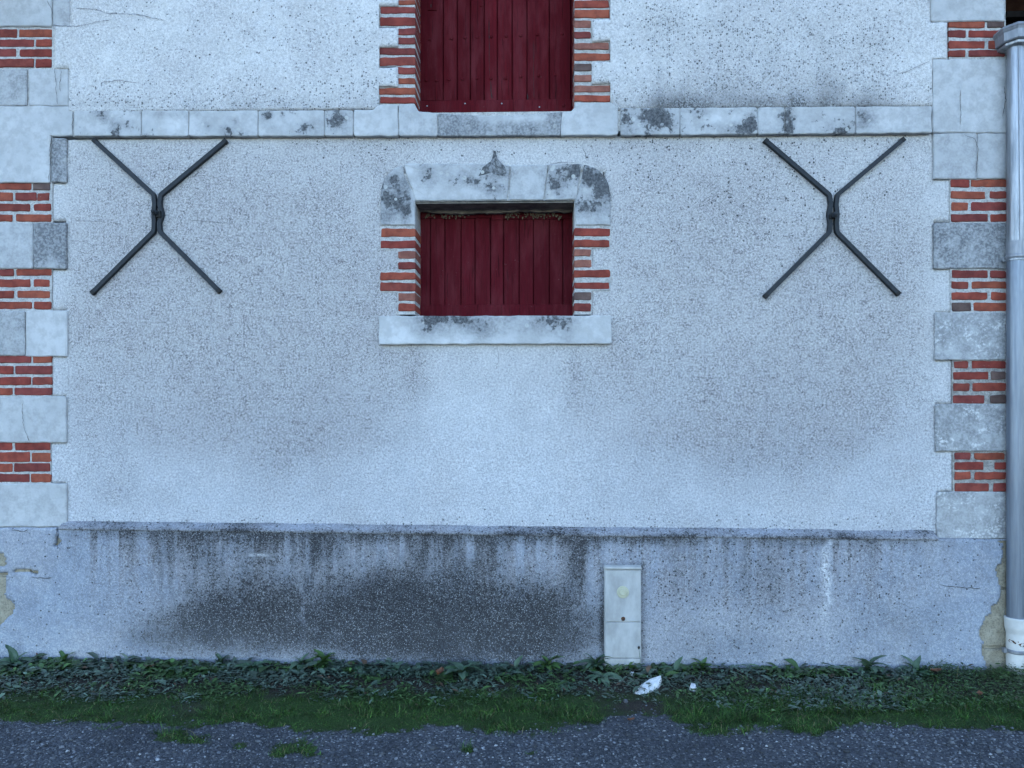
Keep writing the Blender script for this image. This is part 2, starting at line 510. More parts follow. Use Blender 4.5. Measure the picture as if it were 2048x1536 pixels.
# grid panel: any union of rectangles, with bevelled, turned-back edges
def panel(name, inc, exc, y, step, mat, parent, maskf, back=.04, wav=.003, keep=None, rx=None):
    """inc / exc: rectangles (x0, z0, x1, z1) in metres; keep(x, z) -> bool drops cells"""
    X0, X1 = min(r[0] for r in inc), max(r[2] for r in inc)
    Z0, Z1 = min(r[1] for r in inc), max(r[3] for r in inc)
    def lines(a, b, hard):
        hard = sorted(set(round(h, 5) for h in hard if a - 1e-6 <= h <= b + 1e-6))
        out = [hard[0]]
        for h in hard[1:]:
            n = max(1, int(round((h - out[-1]) / step)))
            p = out[-1]
            out += [p + (h - p) * (k + 1) / n for k in range(n)]
        return np.array(out)
    xs = lines(X0, X1, [v for r in inc + exc for v in (r[0], r[2])])
    zs = lines(Z0, Z1, [v for r in inc + exc for v in (r[1], r[3])])
    cx, cz = np.meshgrid((xs[1:] + xs[:-1]) / 2, (zs[1:] + zs[:-1]) / 2, indexing='ij')
    inside = lambda r: (cx > r[0]) & (cx < r[2]) & (cz > r[1]) & (cz < r[3])
    M = np.zeros(cx.shape, bool)
    for r in inc:
        M |= inside(r)
    for r in exc:
        M &= ~inside(r)
    if keep is not None:
        M &= keep(cx, cz)
    nx, nz = len(xs), len(zs)
    idx = np.arange(nx * nz).reshape(nx, nz)
    gx, gz = np.meshgrid(xs, zs, indexing='ij')
    Q = np.stack([idx[:-1, :-1][M], idx[1:, :-1][M], idx[1:, 1:][M], idx[:-1, 1:][M]], 1)
    Mp = np.zeros((nx + 1, nz + 1), bool)
    Mp[1:-1, 1:-1] = M
    B = []
    a = Mp[1:-1, 1:] != Mp[1:-1, :-1]               # edges along x
    for i, k in np.argwhere(a):
        e = (idx[i, k], idx[i + 1, k])
        B.append(e if Mp[i + 1, k] else e[::-1])    # solid below -> reversed
    a = Mp[1:, 1:-1] != Mp[:-1, 1:-1]
    for i, k in np.argwhere(a):
        e = (idx[i, k], idx[i, k + 1])
        B.append(e[::-1] if Mp[i, k + 1] else e)
    B = np.array(B)
    bv = np.unique(B)
    x, z = gx.ravel().copy(), gz.ravel().copy()
    yy = np.full(x.shape, y) + (fbm(x * 2.3, z * 2.3, 5) - .5) * 2 * wav + (fbm(x * 14, z * 14, 9) - .5) * wav * .8
    yy[bv] += .007
    x[bv] += (fbm(x[bv] * 25, z[bv] * 25, 21) - .5) * .010
    z[bv] += (fbm(x[bv] * 25, z[bv] * 25, 33) - .5) * .010
    V = np.stack([x, yy, z], 1)
    remap = np.full(len(V), -1)
    remap[bv] = len(V) + np.arange(len(bv))
    Vb = V[bv].copy()
    Vb[:, 1] = y + back
    S = np.stack([B[:, 0], B[:, 1], remap[B[:, 1]], remap[B[:, 0]]], 1)
    V = np.concatenate([V, Vb])
    Fc = np.concatenate([Q, S])
    used = np.unique(Fc)
    rm = np.full(len(V), -1)
    rm[used] = np.arange(len(used))
    V, Fc = V[used], rm[Fc]
    o = mesh(name, V, Fc, mat, parent, smooth=True)
    pxx, pyy = PX(V[:, 0], V[:, 1], V[:, 2])
    attrs(o, **maskf(pxx, pyy, V))
    return o

# ================================================================== GROUND
def edge_py(px):                                   # where the green strip gives way to gravel
    k = [(-1500, 1440), (0, 1441), (140, 1440), (200, 1446), (300, 1452), (420, 1450), (520, 1452), (650, 1462), (760, 1464), (860, 1452),
         (950, 1460), (1060, 1464), (1180, 1452), (1215, 1432), (1330, 1424), (1360, 1450), (1430, 1466), (1500, 1456),
         (1580, 1460), (1640, 1470), (1720, 1446), (1850, 1456), (2048, 1462), (3500, 1462)]
    return np.interp(px, [a for a, b in k], [b for a, b in k])
GP = []                                            # moss tufts out on the gravel: photo px, radius x, radius y
for a in ((362, 1476, 62, 13), (480, 1489, 20, 9), (588, 1496, 50, 19), (935, 1500, 16, 7), (560, 1506, 22, 10), (1060, 1508, 12, 7)):
    GP.append(a)
def ground_masks(x, y):
    px, py = PX(x, y, np.zeros_like(x))
    bad = (y < -D + .6)
    wob = (fbm(x * 6, y * 9, 3) - .5) * 30 + (fbm(x * 30, y * 30, 4) - .5) * 26
    wob2 = (fbm(x * 14, y * 14, 6, 3) - .5) * 3.2
    ed = edge_py(px)
    gv = sm(-9, 9, py + wob - ed)
    for cx, cy, rx, ry in GP:
        q = ((px - cx) / rx) ** 2 + ((py - cy) / ry) ** 2
        gv = gv * (1 - .75 * (1 - sm(.3, 1.3, q + wob2)))
    gv = np.where(bad, 1, gv)
    ms = sm(1372, 1402, py + wob) * (1 - gv)
    bare = blob(px, py, 1275, 1412, 75, 16) + .6 * blob(px, py, 380, 1415, 40, 22) + .5 * blob(px, py, 1690, 1400, 60, 12)
    ms = np.clip(ms - bare * 1.2, 0, 1)
    for cx, cy, rx, ry in GP:
        ms = np.maximum(ms, .6 * (1 - sm(.2, 1.1, ((px - cx) / rx) ** 2 + ((py - cy) / ry) ** 2 + wob2)) * ~bad)
    return gv, ms, bare
def gz(x, y):                                      # small unevenness of the ground
    return (fbm(x * 3, y * 3, 40) - .5) * .018 * sm(-30, -2, -np.abs(x) - np.abs(y)) + (fbm(x * 12, y * 12, 41) - .5) * .010 * sm(8, 3, np.abs(x)) - .004

gxs = np.concatenate([np.linspace(-400, -20, 8), np.linspace(-15, -6.5, 12), np.arange(-6.2, 6.2, .03), np.linspace(6.5, 15, 12), np.linspace(20, 400, 8)])
gys = np.concatenate([np.linspace(-400, -20, 8), np.linspace(-16, -4.2, 20), np.arange(-4.0, .3, .025), np.linspace(.5, 10, 6), np.linspace(20, 400, 8)])
GX, GY = np.meshgrid(gxs, gys, indexing='ij')
ii = np.arange(GX.size).reshape(GX.shape)
gq = np.stack([ii[:-1, :-1], ii[1:, :-1], ii[1:, 1:], ii[:-1, 1:]], -1).reshape(-1, 4)
gx_, gy_ = GX.ravel(), GY.ravel()
ground = mesh('ground', np.stack([gx_, gy_, gz(gx_, gy_)], 1), gq, 'ground', smooth=True, at=(0, 0, 0))
tag(ground, 'dark gravel yard with a mossy strip along the wall', 'ground', kind='structure')
gv_, ms_, br_ = ground_masks(gx_, gy_)
attrs(ground, gravel=gv_, moss=ms_, soil=br_)

# ================================================================== BUILDING
XL, XR = W(-3, 700)[0], W(2013, 700)[0]
ZT = W(1000, -150)[1]                              # top of the finely built front
house = thing('farm_building', (0, 0, 0), 'old white rendered farm building with brick and stone trim', 'building')

# ---- masks of the render, in photo pixels
def up_mask(px, py, V):
    n = fbm(px / 90, py / 90, 61)
    dark = .16 + .50 * sm(120, 205, py) * (.45 + .9 * fbm(px / 60, py / 200, 62)) * (.55 + .45 * sm(380, 520, px))
    dark += .62 * sm(1230, 1330, px) * (1 - sm(1720, 1840, px)) * sm(-120, 110, py) * (.1 + 1.5 * fbm(px / 55, py / 50, 66))
    dark += .25 * blob(px, py, 640, 90, 160, 70) * n * 1.6 + .16 * blob(px, py, 1600, 60, 260, 90)
    dark *= 1 - .75 * sm(260, 150, px) * sm(200, 120, py)
    dark *= 1 - .5 * sm(1760, 1850, px)
    dark += .75 * sm(180, 212, py) * fbm(px / 40, py / 40, 63)
    soil = .16 + .7 * (fbm(px / 70, py / 60, 65) - .42) + .22 * blob(px, py, 1650, 90, 200, 130) + .22 * blob(px, py, 1500, 180, 300, 60) + .12 * blob(px, py, 500, 120, 260, 90)
    clean = .25 + .4 * fbm(px / 120, py / 120, 64)
    dots = dark * 1.15 - .08
    dark = dark * .55
    return dict(dark=np.clip(dark, 0, 1), soil=np.clip(soil, 0, 1), clean=np.clip(clean, 0, 1), cement=np.zeros(len(px)), dots=np.clip(dots, 0, .9))
def low_mask(px, py, V):
    n = fbm(px / 150, py / 150, 71)
    soil = .95 * blob(px, py, 300, 640, 230, 170) + .85 * blob(px, py, 640, 720, 200, 220) + .55 * blob(px, py, 620, 470, 240, 200)
    soil += .55 * blob(px, py, 300, 390, 150, 120) + .6 * blob(px, py, 1400, 430, 190, 150)
    soil += .95 * blob(px, py, 1690, 630, 110, 170) + .8 * blob(px, py, 1420, 720, 260, 230) + .55 * blob(px, py, 1650, 850, 190, 120)
    soil += .4 * blob(px, py, 1790, 480, 80, 150)
    soil += .35 * blob(px, py, 420, 860, 260, 90)
    soil *= (.35 + 1.15 * n)
    soil *= 1 - .85 * blob(px, py, 985, 830, 170, 190)           # washed under the sill
    soil += .55 * blob(px, py, 832, 745, 22, 60) * 1 + .5 * blob(px, py, 1150, 745, 16, 60)
    soil += .20 * blob(px, py, 250, 990, 120, 26) + .25 * blob(px, py, 250, 960, 40, 50)
    soil *= 1 - .7 * sm(160, 110, px) - .7 * sm(1840, 1885, px)
    soil += .16 + .55 * (fbm(px / 55, py / 55, 73) - .4) + .12 * sm(900, 500, py)
    dark = .55 * sm(1018, 1052, py) * (.3 + .9 * fbm(px / 45, py / 45, 72))
    dark += .38 * sm(330, 285, py) * (.2 + .8 * n) * sm(420, 640, px)
    dark += .42 * blob(px, py, 1480, 380, 150, 90) * n * 1.5 + .30 * blob(px, py, 1300, 330, 90, 60)
    dark += .14 * blob(px, py, 1680, 330, 140, 80) + .10
    clean = .30 + .5 * sm(760, 960, py) + .5 * blob(px, py, 985, 830, 190, 180) + .4 * sm(180, 110, px) + .3 * sm(1820, 1880, px) + .3 * blob(px, py, 990, 300, 380, 60)
    clean -= .8 * soil
    clean *= .75
    dots = (dark - .10) * .75
    dark = dark * .6
    return dict(dark=np.clip(dark, 0, 1), soil=np.clip(soil, 0, 1), clean=np.clip(clean, 0, 1), cement=np.clip(.1 + .40 * sm(600, 1000, py), 0, 1), dots=np.clip(dots, 0, .9))  # painted cool light grows towards the bottom of the panel
def plinth_mask(px, py, V):
    top = 1056 + (px - 130) * .0125
    s = py - top                                   # pixels below the top of the plinth
    n1, n2 = fbm(px / 130, py / 110, 81), fbm(px / 40, py / 45, 82)
    streak = fbm(px / 11, py / 420, 83, 3)
    st2 = fbm(px / 45, py / 500, 84, 2)
    inner = sm(110, 230, px) * (1 - .8 * sm(1700, 1900, px))
    ln1 = 25 + 330 * fbm(px / 16, px * 0 + .5, 87, 4) ** 2.2
    ln2 = 40 + 330 * fbm(px / 55, px * 0 + 2.5, 88, 2) ** 2
    dark = inner * (sm(.34, .66, streak) * sm(1.0, -.2, s / ln1) * .50 + sm(.34, .72, st2) * sm(1.0, 0, s / ln2) * .34) * (.35 + 1.2 * n1)
    dark *= 1 - .60 * sm(1200, 1320, px)
    n3 = fbm(px / 48, py / 40, 89, 4)
    for cx, cy, rx, ry, a in ((520, 1235, 130, 62, .95), (430, 1255, 130, 50, .6), (800, 1215, 120, 70, .95), (900, 1245, 190, 75, .95), (700, 1255, 140, 60, .7),
                              (935, 1180, 60, 55, .65), (1080, 1235, 100, 70, .7), (980, 1275, 170, 50, .85), (1150, 1110, 22, 70, .6), (830, 1110, 30, 40, .25),
                              (1420, 1290, 120, 40, .22), (1500, 1180, 160, 70, .10), (1790, 1250, 110, 50, .14), (300, 1270, 90, 40, .16), (600, 1160, 200, 50, .12)):
        dark += a * blob(px, py, cx, cy, rx * .92, ry * .92) * (.15 + .6 * n1 + 1.0 * n3) * .92
    dark *= 1 - .6 * blob(px + (fbm(py / 25, px * 0, 86) - .5) * 24, py, 606, 1225, 8, 70) - .5 * blob(px, py, 775, 1240, 10, 40)
    dark += .42 * sm(30, 0, s) * (1.5 * n2 - .1) * inner
    dark += .75 * sm(3, -4, s) * inner + .09  # darker along the top edge, just under the cap
    dark = .98 * (1 - np.exp(-3.6 * dark))
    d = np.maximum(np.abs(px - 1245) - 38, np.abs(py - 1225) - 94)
    dark += .35 * sm(14, 0, d)  # darker rim around the meter box
    soil = .25 * inner + inner * sm(.40, .58, streak) * sm(210, 20, s) * .75 + .45 * blob(px, py, 1735, 1130, 16, 90) + .3 * n1 * inner
    soil += .25 * blob(px, py, 450, 1120, 260, 60) + .2 * blob(px, py, 1440, 1150, 200, 70)
    pale = blob(px + (fbm(py / 30, px * 0, 85) - .5) * 22, py, 1654, 1165, 9, 85)
    wisp = blob(px, py, 515, 1110, 26, 3)
    clean = .02 + 1.1 * pale + .9 * wisp + .12 * sm(1200, 1300, py) * (1 - sm(420, 560, px)) + .30 * n2 * sm(1190, 1290, py)
    clean += .2 * blob(px, py, 1500, 1250, 200, 40)
    clean *= 1 - .8 * np.clip(dark, 0, 1) * (py > 1150)
    dark *= 1 - .8 * np.clip(pale, 0, 1)
    return dict(dark=np.clip(dark, 0, 1), soil=np.clip(soil, 0, 1), clean=np.clip(clean, 0, 1), cement=np.full(len(px), .9), dots=np.clip(.02 + .34 * blob(px, py, 1480, 1170, 260, 110) + .15 * dark, 0, .6))  # the whole plinth takes the painted cool, dim light

def r0(x0, y0, x1, y1, y=0.0):
    return RX(x0, y0, x1, y1, y)
# ---- lower render
lower = panel('lower_render', [r0(101, 274.5, 1000, 1075), r0(999, 272.5, 1300, 1075), r0(1299, 269, 1906, 1075)],
              [r0(60, 255, 131, 366), r0(60, 442, 131, 538), r0(60, 620, 132, 713), r0(60, 792, 131, 886), r0(60, 966, 131, 1080),
               r0(1868, 255, 1950, 358), r0(1869, 443, 1950, 537), r0(1871, 625, 1950, 720), r0(1872, 808, 1950, 902), r0(1875, 983, 1950, 1090),
               r0(799, 398, 1181, 636), r0(775, 345, 1208, 452)],
              0.0, .02, 'render', house, low_mask)
# ---- upper render
upper = [panel('upper_render', [RX(a_, -150, b_, 221 if a_ < 900 else 215, -.022)],
              [RX(60, -30, 139, 52, -.022), RX(60, 137, 137, 240, -.022), RX(60, -180, 139, -120, -.022),
               RX(1862, -20, 1950, 43, -.022), RX(1866, 117, 1950, 240, -.022), RX(1862, -180, 1950, -130, -.022),
               RX(829, -200, 1149, 300, -.022), RX(758, 205, 1222, 300, -.022), RX(796, -200, 1184, 300, -.022)] + [RX(758, p_ - 3, 900, q_ + 3, -.022) for p_, q_ in ((13, 51), (95, 131), (175, 208), (-70, -28), (-150, -110))] + [RX(1100, p_ - 3, 1221, q_ + 3, -.022) for p_, q_ in ((1, 35), (85, 121), (170, 206), (-70, -28), (-150, -110))],
              -.022, .02, 'render', house, up_mask) for a_, b_ in ((107, 800), (1180, 1896))]
# ---- plinth of rough-cast over stone, with scabs of render fallen off
PY_ = -.05
peel_px = [(1996, 1076), (2007, 1085), (2006, 1120), (1997, 1122), (1992, 1135), (1998, 1150), (2001, 1175), (2003, 1192), (1998, 1203),
           (1986, 1210), (1982, 1226), (1972, 1230), (1966, 1250), (1960, 1253), (1963, 1276), (1967, 1282), (1966, 1305), (1975, 1340), (2080, 1340), (2080, 1076)]
scabs = [peel_px, [(-30, 1112), (4, 1110), (10, 1122), (9, 1134), (-2, 1140), (-30, 1142)],
         [(-30, 1150), (12, 1151), (12, 1160), (9, 1196), (18, 1205), (27, 1213), (24, 1232), (8, 1246), (-4, 1258), (-30, 1262)],
         [(110, 1058), (113, 1060), (113, 1074), (120, 1086), (117, 1098), (108, 1100), (111, 1078)],
         [(26, 1147), (44, 1143), (76, 1147), (72, 1157), (60, 1152), (42, 1149), (28, 1150)]]
scab_w = [np.array([W(x, y, PY_) for x, y in s]) for s in scabs]
def inpoly(x, z, P):
    c = np.zeros(x.shape, bool)
    for i in range(len(P)):
        a, b = P[i], P[i - 1]
        c ^= ((a[1] > z) != (b[1] > z)) & (x < (b[0] - a[0]) * (z - a[1]) / (b[1] - a[1] + 1e-12) + a[0])
    return c
def plinth_top(x):
    return np.interp(x, [XL, W(120, 1053, PY_)[0], W(1000, 1062, PY_)[0], XR], [W(0, 1056, PY_)[1], W(130, 1056, PY_)[1], W(1000, 1067, PY_)[1], W(2013, 1079, PY_)[1]])
def keep_plinth(x, z):
    xx = x + (fbm(x * 40, z * 40, 91) - .5) * .02
    zz = z + (fbm(x * 40, z * 40, 92) - .5) * .02
    k = np.ones(x.shape, bool)
    for P in scab_w:
        k &= ~inpoly(xx, zz, P)
    return k
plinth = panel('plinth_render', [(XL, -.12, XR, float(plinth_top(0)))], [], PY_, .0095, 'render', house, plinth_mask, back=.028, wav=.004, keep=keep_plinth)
me = plinth.data                                    # lay the top edge to its gentle fall
co = np.zeros(len(me.vertices) * 3)
me.vertices.foreach_get('co', co)
co = co.reshape(-1, 3)
off = np.array(ORG[plinth.name])
wz = co[:, 2] + off[2]
top0 = float(plinth_top(0))
wz2 = wz + (plinth_top(co[:, 0] + off[0]) - top0) * np.clip((wz + .12) / (top0 + .12), 0, 1)
co[:, 2] = wz2 - off[2]
me.vertices.foreach_set('co', co.ravel())
me.update()
pxx, pyy = PX(co[:, 0] + off[0], co[:, 1] + off[1], co[:, 2] + off[2])
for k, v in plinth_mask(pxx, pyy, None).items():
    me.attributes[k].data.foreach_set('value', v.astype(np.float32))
# sloping plinth cap, in the same painted cool light, between the corner stones
xs = np.linspace(W(118, 1050, PY_)[0], W(1876, 1072, PY_)[0], 240)
V, Fc = [], []
for i, x in enumerate(xs):
    zt = float(plinth_top(np.array(x)))
    w1, w2 = (fbm(np.array([x * 7.]), np.array([1.5]), 95)[0] - .5) * .014, (fbm(np.array([x * 19.]), np.array([3.5]), 96)[0] - .5) * .008
    V += [(x, .012, zt + .052 + w1 + w2), (x, -.006 + w2 * .4, zt + .036 + w1), (x, -.034 + w2, zt + .018 + w1 * .6), (x, -.056 + w2 * .5, zt + .004 + w2 * .3), (x, -.057 + w2 * .5, zt - .010 + w1 * .5), (x, -.030, zt - .012)]
    if i:
        a, b = (i - 1) * 6, i * 6
        Fc += [[a + k, a + k + 1, b + k + 1, b + k] for k in range(5)]
cap = mesh('plinth_cap', V, Fc, 'render', house, smooth=True)
cv = np.array(V)
px_, py_ = PX(cv[:, 0], cv[:, 1], cv[:, 2])
nn = fbm(px_ / 60, py_ / 20, 97)
attrs(cap, dark=np.clip(.34 + .9 * (nn - .25) + .22 * (cv[:, 1] < -.05) - .35 * sm(250, 130, px_) - .1 * sm(1300, 1500, px_), 0, 1), soil=np.clip(.55 + .4 * nn, 0, 1), clean=np.zeros(len(cv)), cement=np.full(len(cv), .8), dots=np.full(len(cv), .3))  # darker on the front lip of the cap
# base masonry seen where the render has fallen
core_x0, core_x1 = XL + .004, XR - .004
base = mesh('plinth_bed', *box_vf(core_x0, core_x1, -.018, .4, -.2, W(1000, 1072)[1] - .02), 'bed', house)
for x0, y0, x1, y1, gcol in ((1930, 1079, 2014, 1175, (.10, .02, .0)), (1930, 1181, 2014, 1293, (.16, .03, .0)), (1930, 1298, 2014, 1345, (.05, .0, .1)),
                             (-3, 1064, 60, 1146, (.08, 0, 0)), (-3, 1150, 60, 1275, (.2, .02, 0)), (-3, 1280, 60, 1345, (.1, 0, 0))):
    slab('plinth_stone', rect(x0, y0, x1, y1), -.033, .05, MAT['bed'], base, (*gcol, 1), bevel=.006, jit=.003)

# ---- corner quoins: mortar bed > stones and bricks
BR = [(.29, .062, .040), (.26, .050, .036), (.31, .072, .043), (.23, .050, .040), (.26, .060, .043), (.33, .085, .048), (.21, .048, .040)]
BRDARK = (.13, .085, .072)
def brickcol(smear=.2, dark=False):
    c = BRDARK if dark else random.choice(BR)
    k = random.uniform(.82, 1.12)
    return (c[0] * k, c[1] * k, c[2] * k, 1 - smear)
def brick(x0, y0, x1, y1, parent, front=-.012, depth=.05, smear=.2, dark=False, name='brick', col=None):
    e = [random.uniform(-.8, .8) for _ in range(4)]
    return slab(name, [(x0, y0 + e[0]), (x1, y0 + e[1]), (x1, y1 + e[2]), (x0, y1 + e[3])], front + random.uniform(-.002, .003), depth, 'brick', parent,
                col or brickcol(smear, dark), bevel=.0045, jit=.0022, step=.032, round_=.006)
STAIN = [(797, 385, 20, 30, .55), (772, 420, 10, 40, .35), (815, 425, 12, 30, .2), (800, 340, 30, 12, -.5), (828, 390, 8, 60, -.5), (800, 450, 40, 8, -.4),
         (860, 350, 22, 12, .35), (935, 358, 16, 10, .40), (988, 380, 20, 12, .55), (1000, 345, 22, 12, .5), (900, 388, 60, 12, -.4), (850, 330, 14, 8, .3),
         (1055, 365, 34, 34, -.3), (1112, 355, 20, 24, .55), (1150, 340, 14, 16, .6), (1120, 388, 30, 8, -.1), (1190, 350, 22, 18, .65), (1205, 380, 16, 14, .5), (1185, 410, 26, 16, .45), (1172, 388, 16, 10, -.5), (1170, 440, 50, 12, -.35),
         (1252, 245, 12, 22, .45), (1310, 232, 22, 14, .75), (1330, 242, 14, 8, .5), (1400, 222, 24, 8, .3), (1480, 258, 28, 10, .6), (1503, 242, 10, 12, .6), (1572, 232, 14, 16, .45), (1578, 255, 10, 12, .5), (1680, 260, 30, 8, .4), (1728, 238, 18, 16, .65), (1780, 240, 50, 20, -.25), (1450, 235, 30, 10, -.3),
         (200, 225, 12, 10, .45), (208, 240, 8, 8, .45), (230, 255, 10, 16, .5), (255, 252, 8, 8, .4), (415, 252, 10, 8, .4), (455, 262, 14, 10, .55), (470, 243, 6, 6, .5), (535, 230, 8, 10, .45), (615, 255, 18, 10, .45), (680, 240, 16, 16, .6), (340, 228, 40, 6, .3), (330, 250, 40, 14, -.3),
         (940, 250, 60, 16, .2), (1020, 236, 50, 8, -.9), (1080, 238, 16, 10, -.6), (890, 245, 10, 8, -.5), (1110, 245, 12, 16, .2),
         (900, 640, 70, 14, .55), (960, 662, 26, 18, .4), (1080, 645, 60, 18, .5), (850, 650, 24, 20, .35), (1135, 660, 12, 24, .4), (790, 660, 32, 30, -.6), (1190, 660, 32, 30, -.6), (900, 682, 200, 8, -.3)]
def stain_attr(o):                                  # give a worn stone inner points and its own weathering
    bm = bmesh.new()
    bm.from_mesh(o.data)
    f = max(bm.faces, key=lambda q: len(q.verts))
    res = bmesh.ops.triangulate(bm, faces=[f])
    for k in range(3):
        fs = [q for q in bm.faces if q.normal.y < -.95 or q.normal.y > .95]
        es = list({e for q in fs for e in q.edges if e.calc_length() > .022})
        if not es:
            break
        bmesh.ops.subdivide_edges(bm, edges=es, cuts=1)
        bmesh.ops.triangulate(bm, faces=[q for q in bm.faces if len(q.verts) > 3 and abs(q.normal.y) > .95])
    bm.to_mesh(o.data)
    bm.free()
    co = np.zeros(len(o.data.vertices) * 3)
    o.data.vertices.foreach_get('co', co)
    co = co.reshape(-1, 3) + np.array(ORG[o.name])
    px, py = PX(co[:, 0], co[:, 1], co[:, 2])
    v = np.zeros(len(co))
    for cx, cy, rx, ry, a in STAIN:
        v += a * (1.4 if a > 0 else 1.0) * blob(px, py, cx, cy, rx * 1.15, ry * 1.15)
    attrs(o, stain=np.clip(v, -1, 1.1))
    return o
def stone(poly, parent, front=-.018, depth=.10, c=(.2, .0, .2), name='stone', jit=.0025, **k):
    k.setdefault('bevel', .006)
    k.setdefault('round_', .007)
    o = slab(name, poly, front, depth, 'stone', parent, (*c, 1), jit=jit, **k)
    return stain_attr(o) if name in ('lintel_stone', 'window_sill') or parent.name.startswith('string_course') else o

def mortar_strip(name, mat, x0, x1, y0, y1, front, depth, parent):
    a = RX(x0, y0, x1, y1, front)
    return mesh(name, *box_vf(a[0], a[2], front, front + depth, a[1], a[3]), mat, parent)
Lb = [  # left quoin: y0, y1, list of bricks x0-x1 (d = dark)
    (58, 74, [(-3, 33), (37, 104)]), (78, 93, [(-3, 67), (71, 104)]), (97, 113, [(-3, 32), (38, 104)]), (117, 134, [(-3, 67), (70, 103)]),
    (366, 380, [(-3, 62), (65, 99, 1)]), (385, 401, [(-3, 25), (30, 72), (74, 98)]), (407, 422, [(-3, 59), (67, 101)]), (428, 443, [(-3, 24), (31, 102)]),
    (538, 552, [(-3, 26), (32, 103)]), (558, 574, [(-3, 60), (66, 99)]), (581, 596, [(-3, 27), (34, 100)]), (603, 618, [(-3, 63), (67, 101)]),
    (711, 726, [(-3, 61), (65, 102)]), (732, 748, [(-3, 26), (30, 102)]), (754, 770, [(-3, 61), (64, 103)]), (776, 791, [(-3, 24), (28, 103)]),
    (885, 901, [(-3, 24), (29, 100)]), (905, 924, [(-3, 58), (62, 101)]), (927, 944, [(-3, 24), (27, 100)]), (948, 965, [(-3, 58), (61, 101)])]
Rb = [
    (41, 55, [(1898, 1970), (1976, 2010, 1)]), (60, 75, [(1897, 1933), (1938, 2011)]), (81, 97, [(1898, 1970), (1977, 2011)]), (100, 113, [(1897, 1932), (1938, 2011)]),
    (359, 374, [(1902, 1940), (1943, 2014)]), (382, 397, [(1903, 1971), (1980, 2014)]), (404, 421, [(1903, 1937), (1943, 2014)]), (428, 443, [(1903, 1977), (1981, 2014)]),
    (541, 556, [(1904, 1976), (1982, 2013)]), (563, 577, [(1904, 1938), (1945, 2013)]), (584, 600, [(1904, 1975), (1983, 2013)]), (605, 622, [(1904, 1943, 1), (1948, 2013)]),
    (722, 737, [(1909, 1937), (1944, 2013)]), (743, 759, [(1907, 1978), (1983, 2013, 1)]), (766, 782, [(1907, 1940), (1946, 2013)]), (790, 806, [(1907, 1970), (1982, 2013, 1)]),
    (906, 919, [(1910, 1942), (1950, 2010)]), (924, 939, [(1910, 1968), (1990, 2013)]), (944, 959, [(1910, 1942), (1950, 2013)]), (966, 983, [(1910, 1979), (1988, 2013)])]
ql = thing('tmp', (0, 0, 0))
bpy.data.objects.remove(ql)
QL = mortar_strip('quoin', 'mortar_pale', -3, 104.5, -150, 1056, -.005, .38, house)
QR = mortar_strip('quoin', 'mortar_pale', 1899, 2013, -150, 716, -.005, .38, house)
QR2 = mortar_strip('quoin', 'mortar_grey', 1905, 2013, 716, 1080, -.005, .38, house)
mortar_strip('joint_fillet', 'mortar_pale', 104, 119, 52, 139, -.014, .03, QL)
for y0, y1, bs in Lb:
    for b in bs:
        brick(b[0], y0, b[1], y1, QL, smear=.34 if y0 in (366, 385, 754) else .17, dark=len(b) > 2)
for y0, y1, bs in Rb:
    for b in bs:
        brick(b[0], y0, b[1], y1, QR if y0 < 716 else QR2, smear=.25 if y0 > 700 else .16, dark=len(b) > 2)
# left corner stones
LS = [(rect(-3, -30, 103, 52), (.12, 0, .1)), (rect(105, -30, 139, 53), (.35, 0, .05)), (rect(-3, 138, 53, 211), (.50, .05, .1)), (rect(57, 138, 137, 211), (.15, 0, .1)),
      ([(-3, 211.5), (146, 211.5), (146, 271), (100, 272), (98, 365), (-3, 365)], (.10, .0, .15)), (rect(102, 275, 132, 364), (.85, .05, .0)),
      (rect(-3, 445, 65, 537), (.35, .03, .25)), (rect(66, 445, 131, 537), (.95, .05, .0)),
      (rect(-3, 621, 49, 711), (.55, .02, .15)), (rect(51, 621, 133, 713), (.10, .0, .05)),
      (rect(-3, 793, 131, 885), (.22, .0, .1)), (rect(-3, 967, 132, 1054), (.22, 0, .15)), (rect(-3, -150, 139, -112), (.2, 0, .1))]
for P, c in LS:
    stone(P, QL, c=c, front=-.018 - random.uniform(0, .004))
for k in range(4):
    brick(-3, -108 + k * 19.5, 65 if k % 2 else 33, -93 + k * 19.5, QL)
    brick(70 if k % 2 else 38, -108 + k * 19.5, 104, -93 + k * 19.5, QL)
RS = [(rect(1863, -30, 2010, 42), (.18, 0, .05), QR), (rect(1866, 118, 2015, 265), (.16, .0, .12), QR), (rect(1868, 266, 1955, 358), (.34, .0, .25), QR), (rect(1956, 266, 2014, 357), (.25, 0, .05), QR),
      (rect(1869, 445, 2014, 537), (.80, .0, .18), QR), (rect(1871, 625, 2013, 720), (.55, .0, .62), QR), (rect(1872, 808, 2014, 903), (.60, .0, .60), QR2),
      (rect(1875, 984, 2013, 1078), (.55, .0, .64), QR2), (rect(1863, -150, 2008, -110), (.2, 0, .1), QR)]
for P, c, q in RS:
    stone(P, q, c=c, front=-.018 - random.uniform(0, .004))
for k in range(4):
    brick(1898, -106 + k * 19, 1970 if k % 2 else 1933, -91 + k * 19, QR)
    brick(1976 if k % 2 else 1938, -106 + k * 19, 2010, -91 + k * 19, QR)

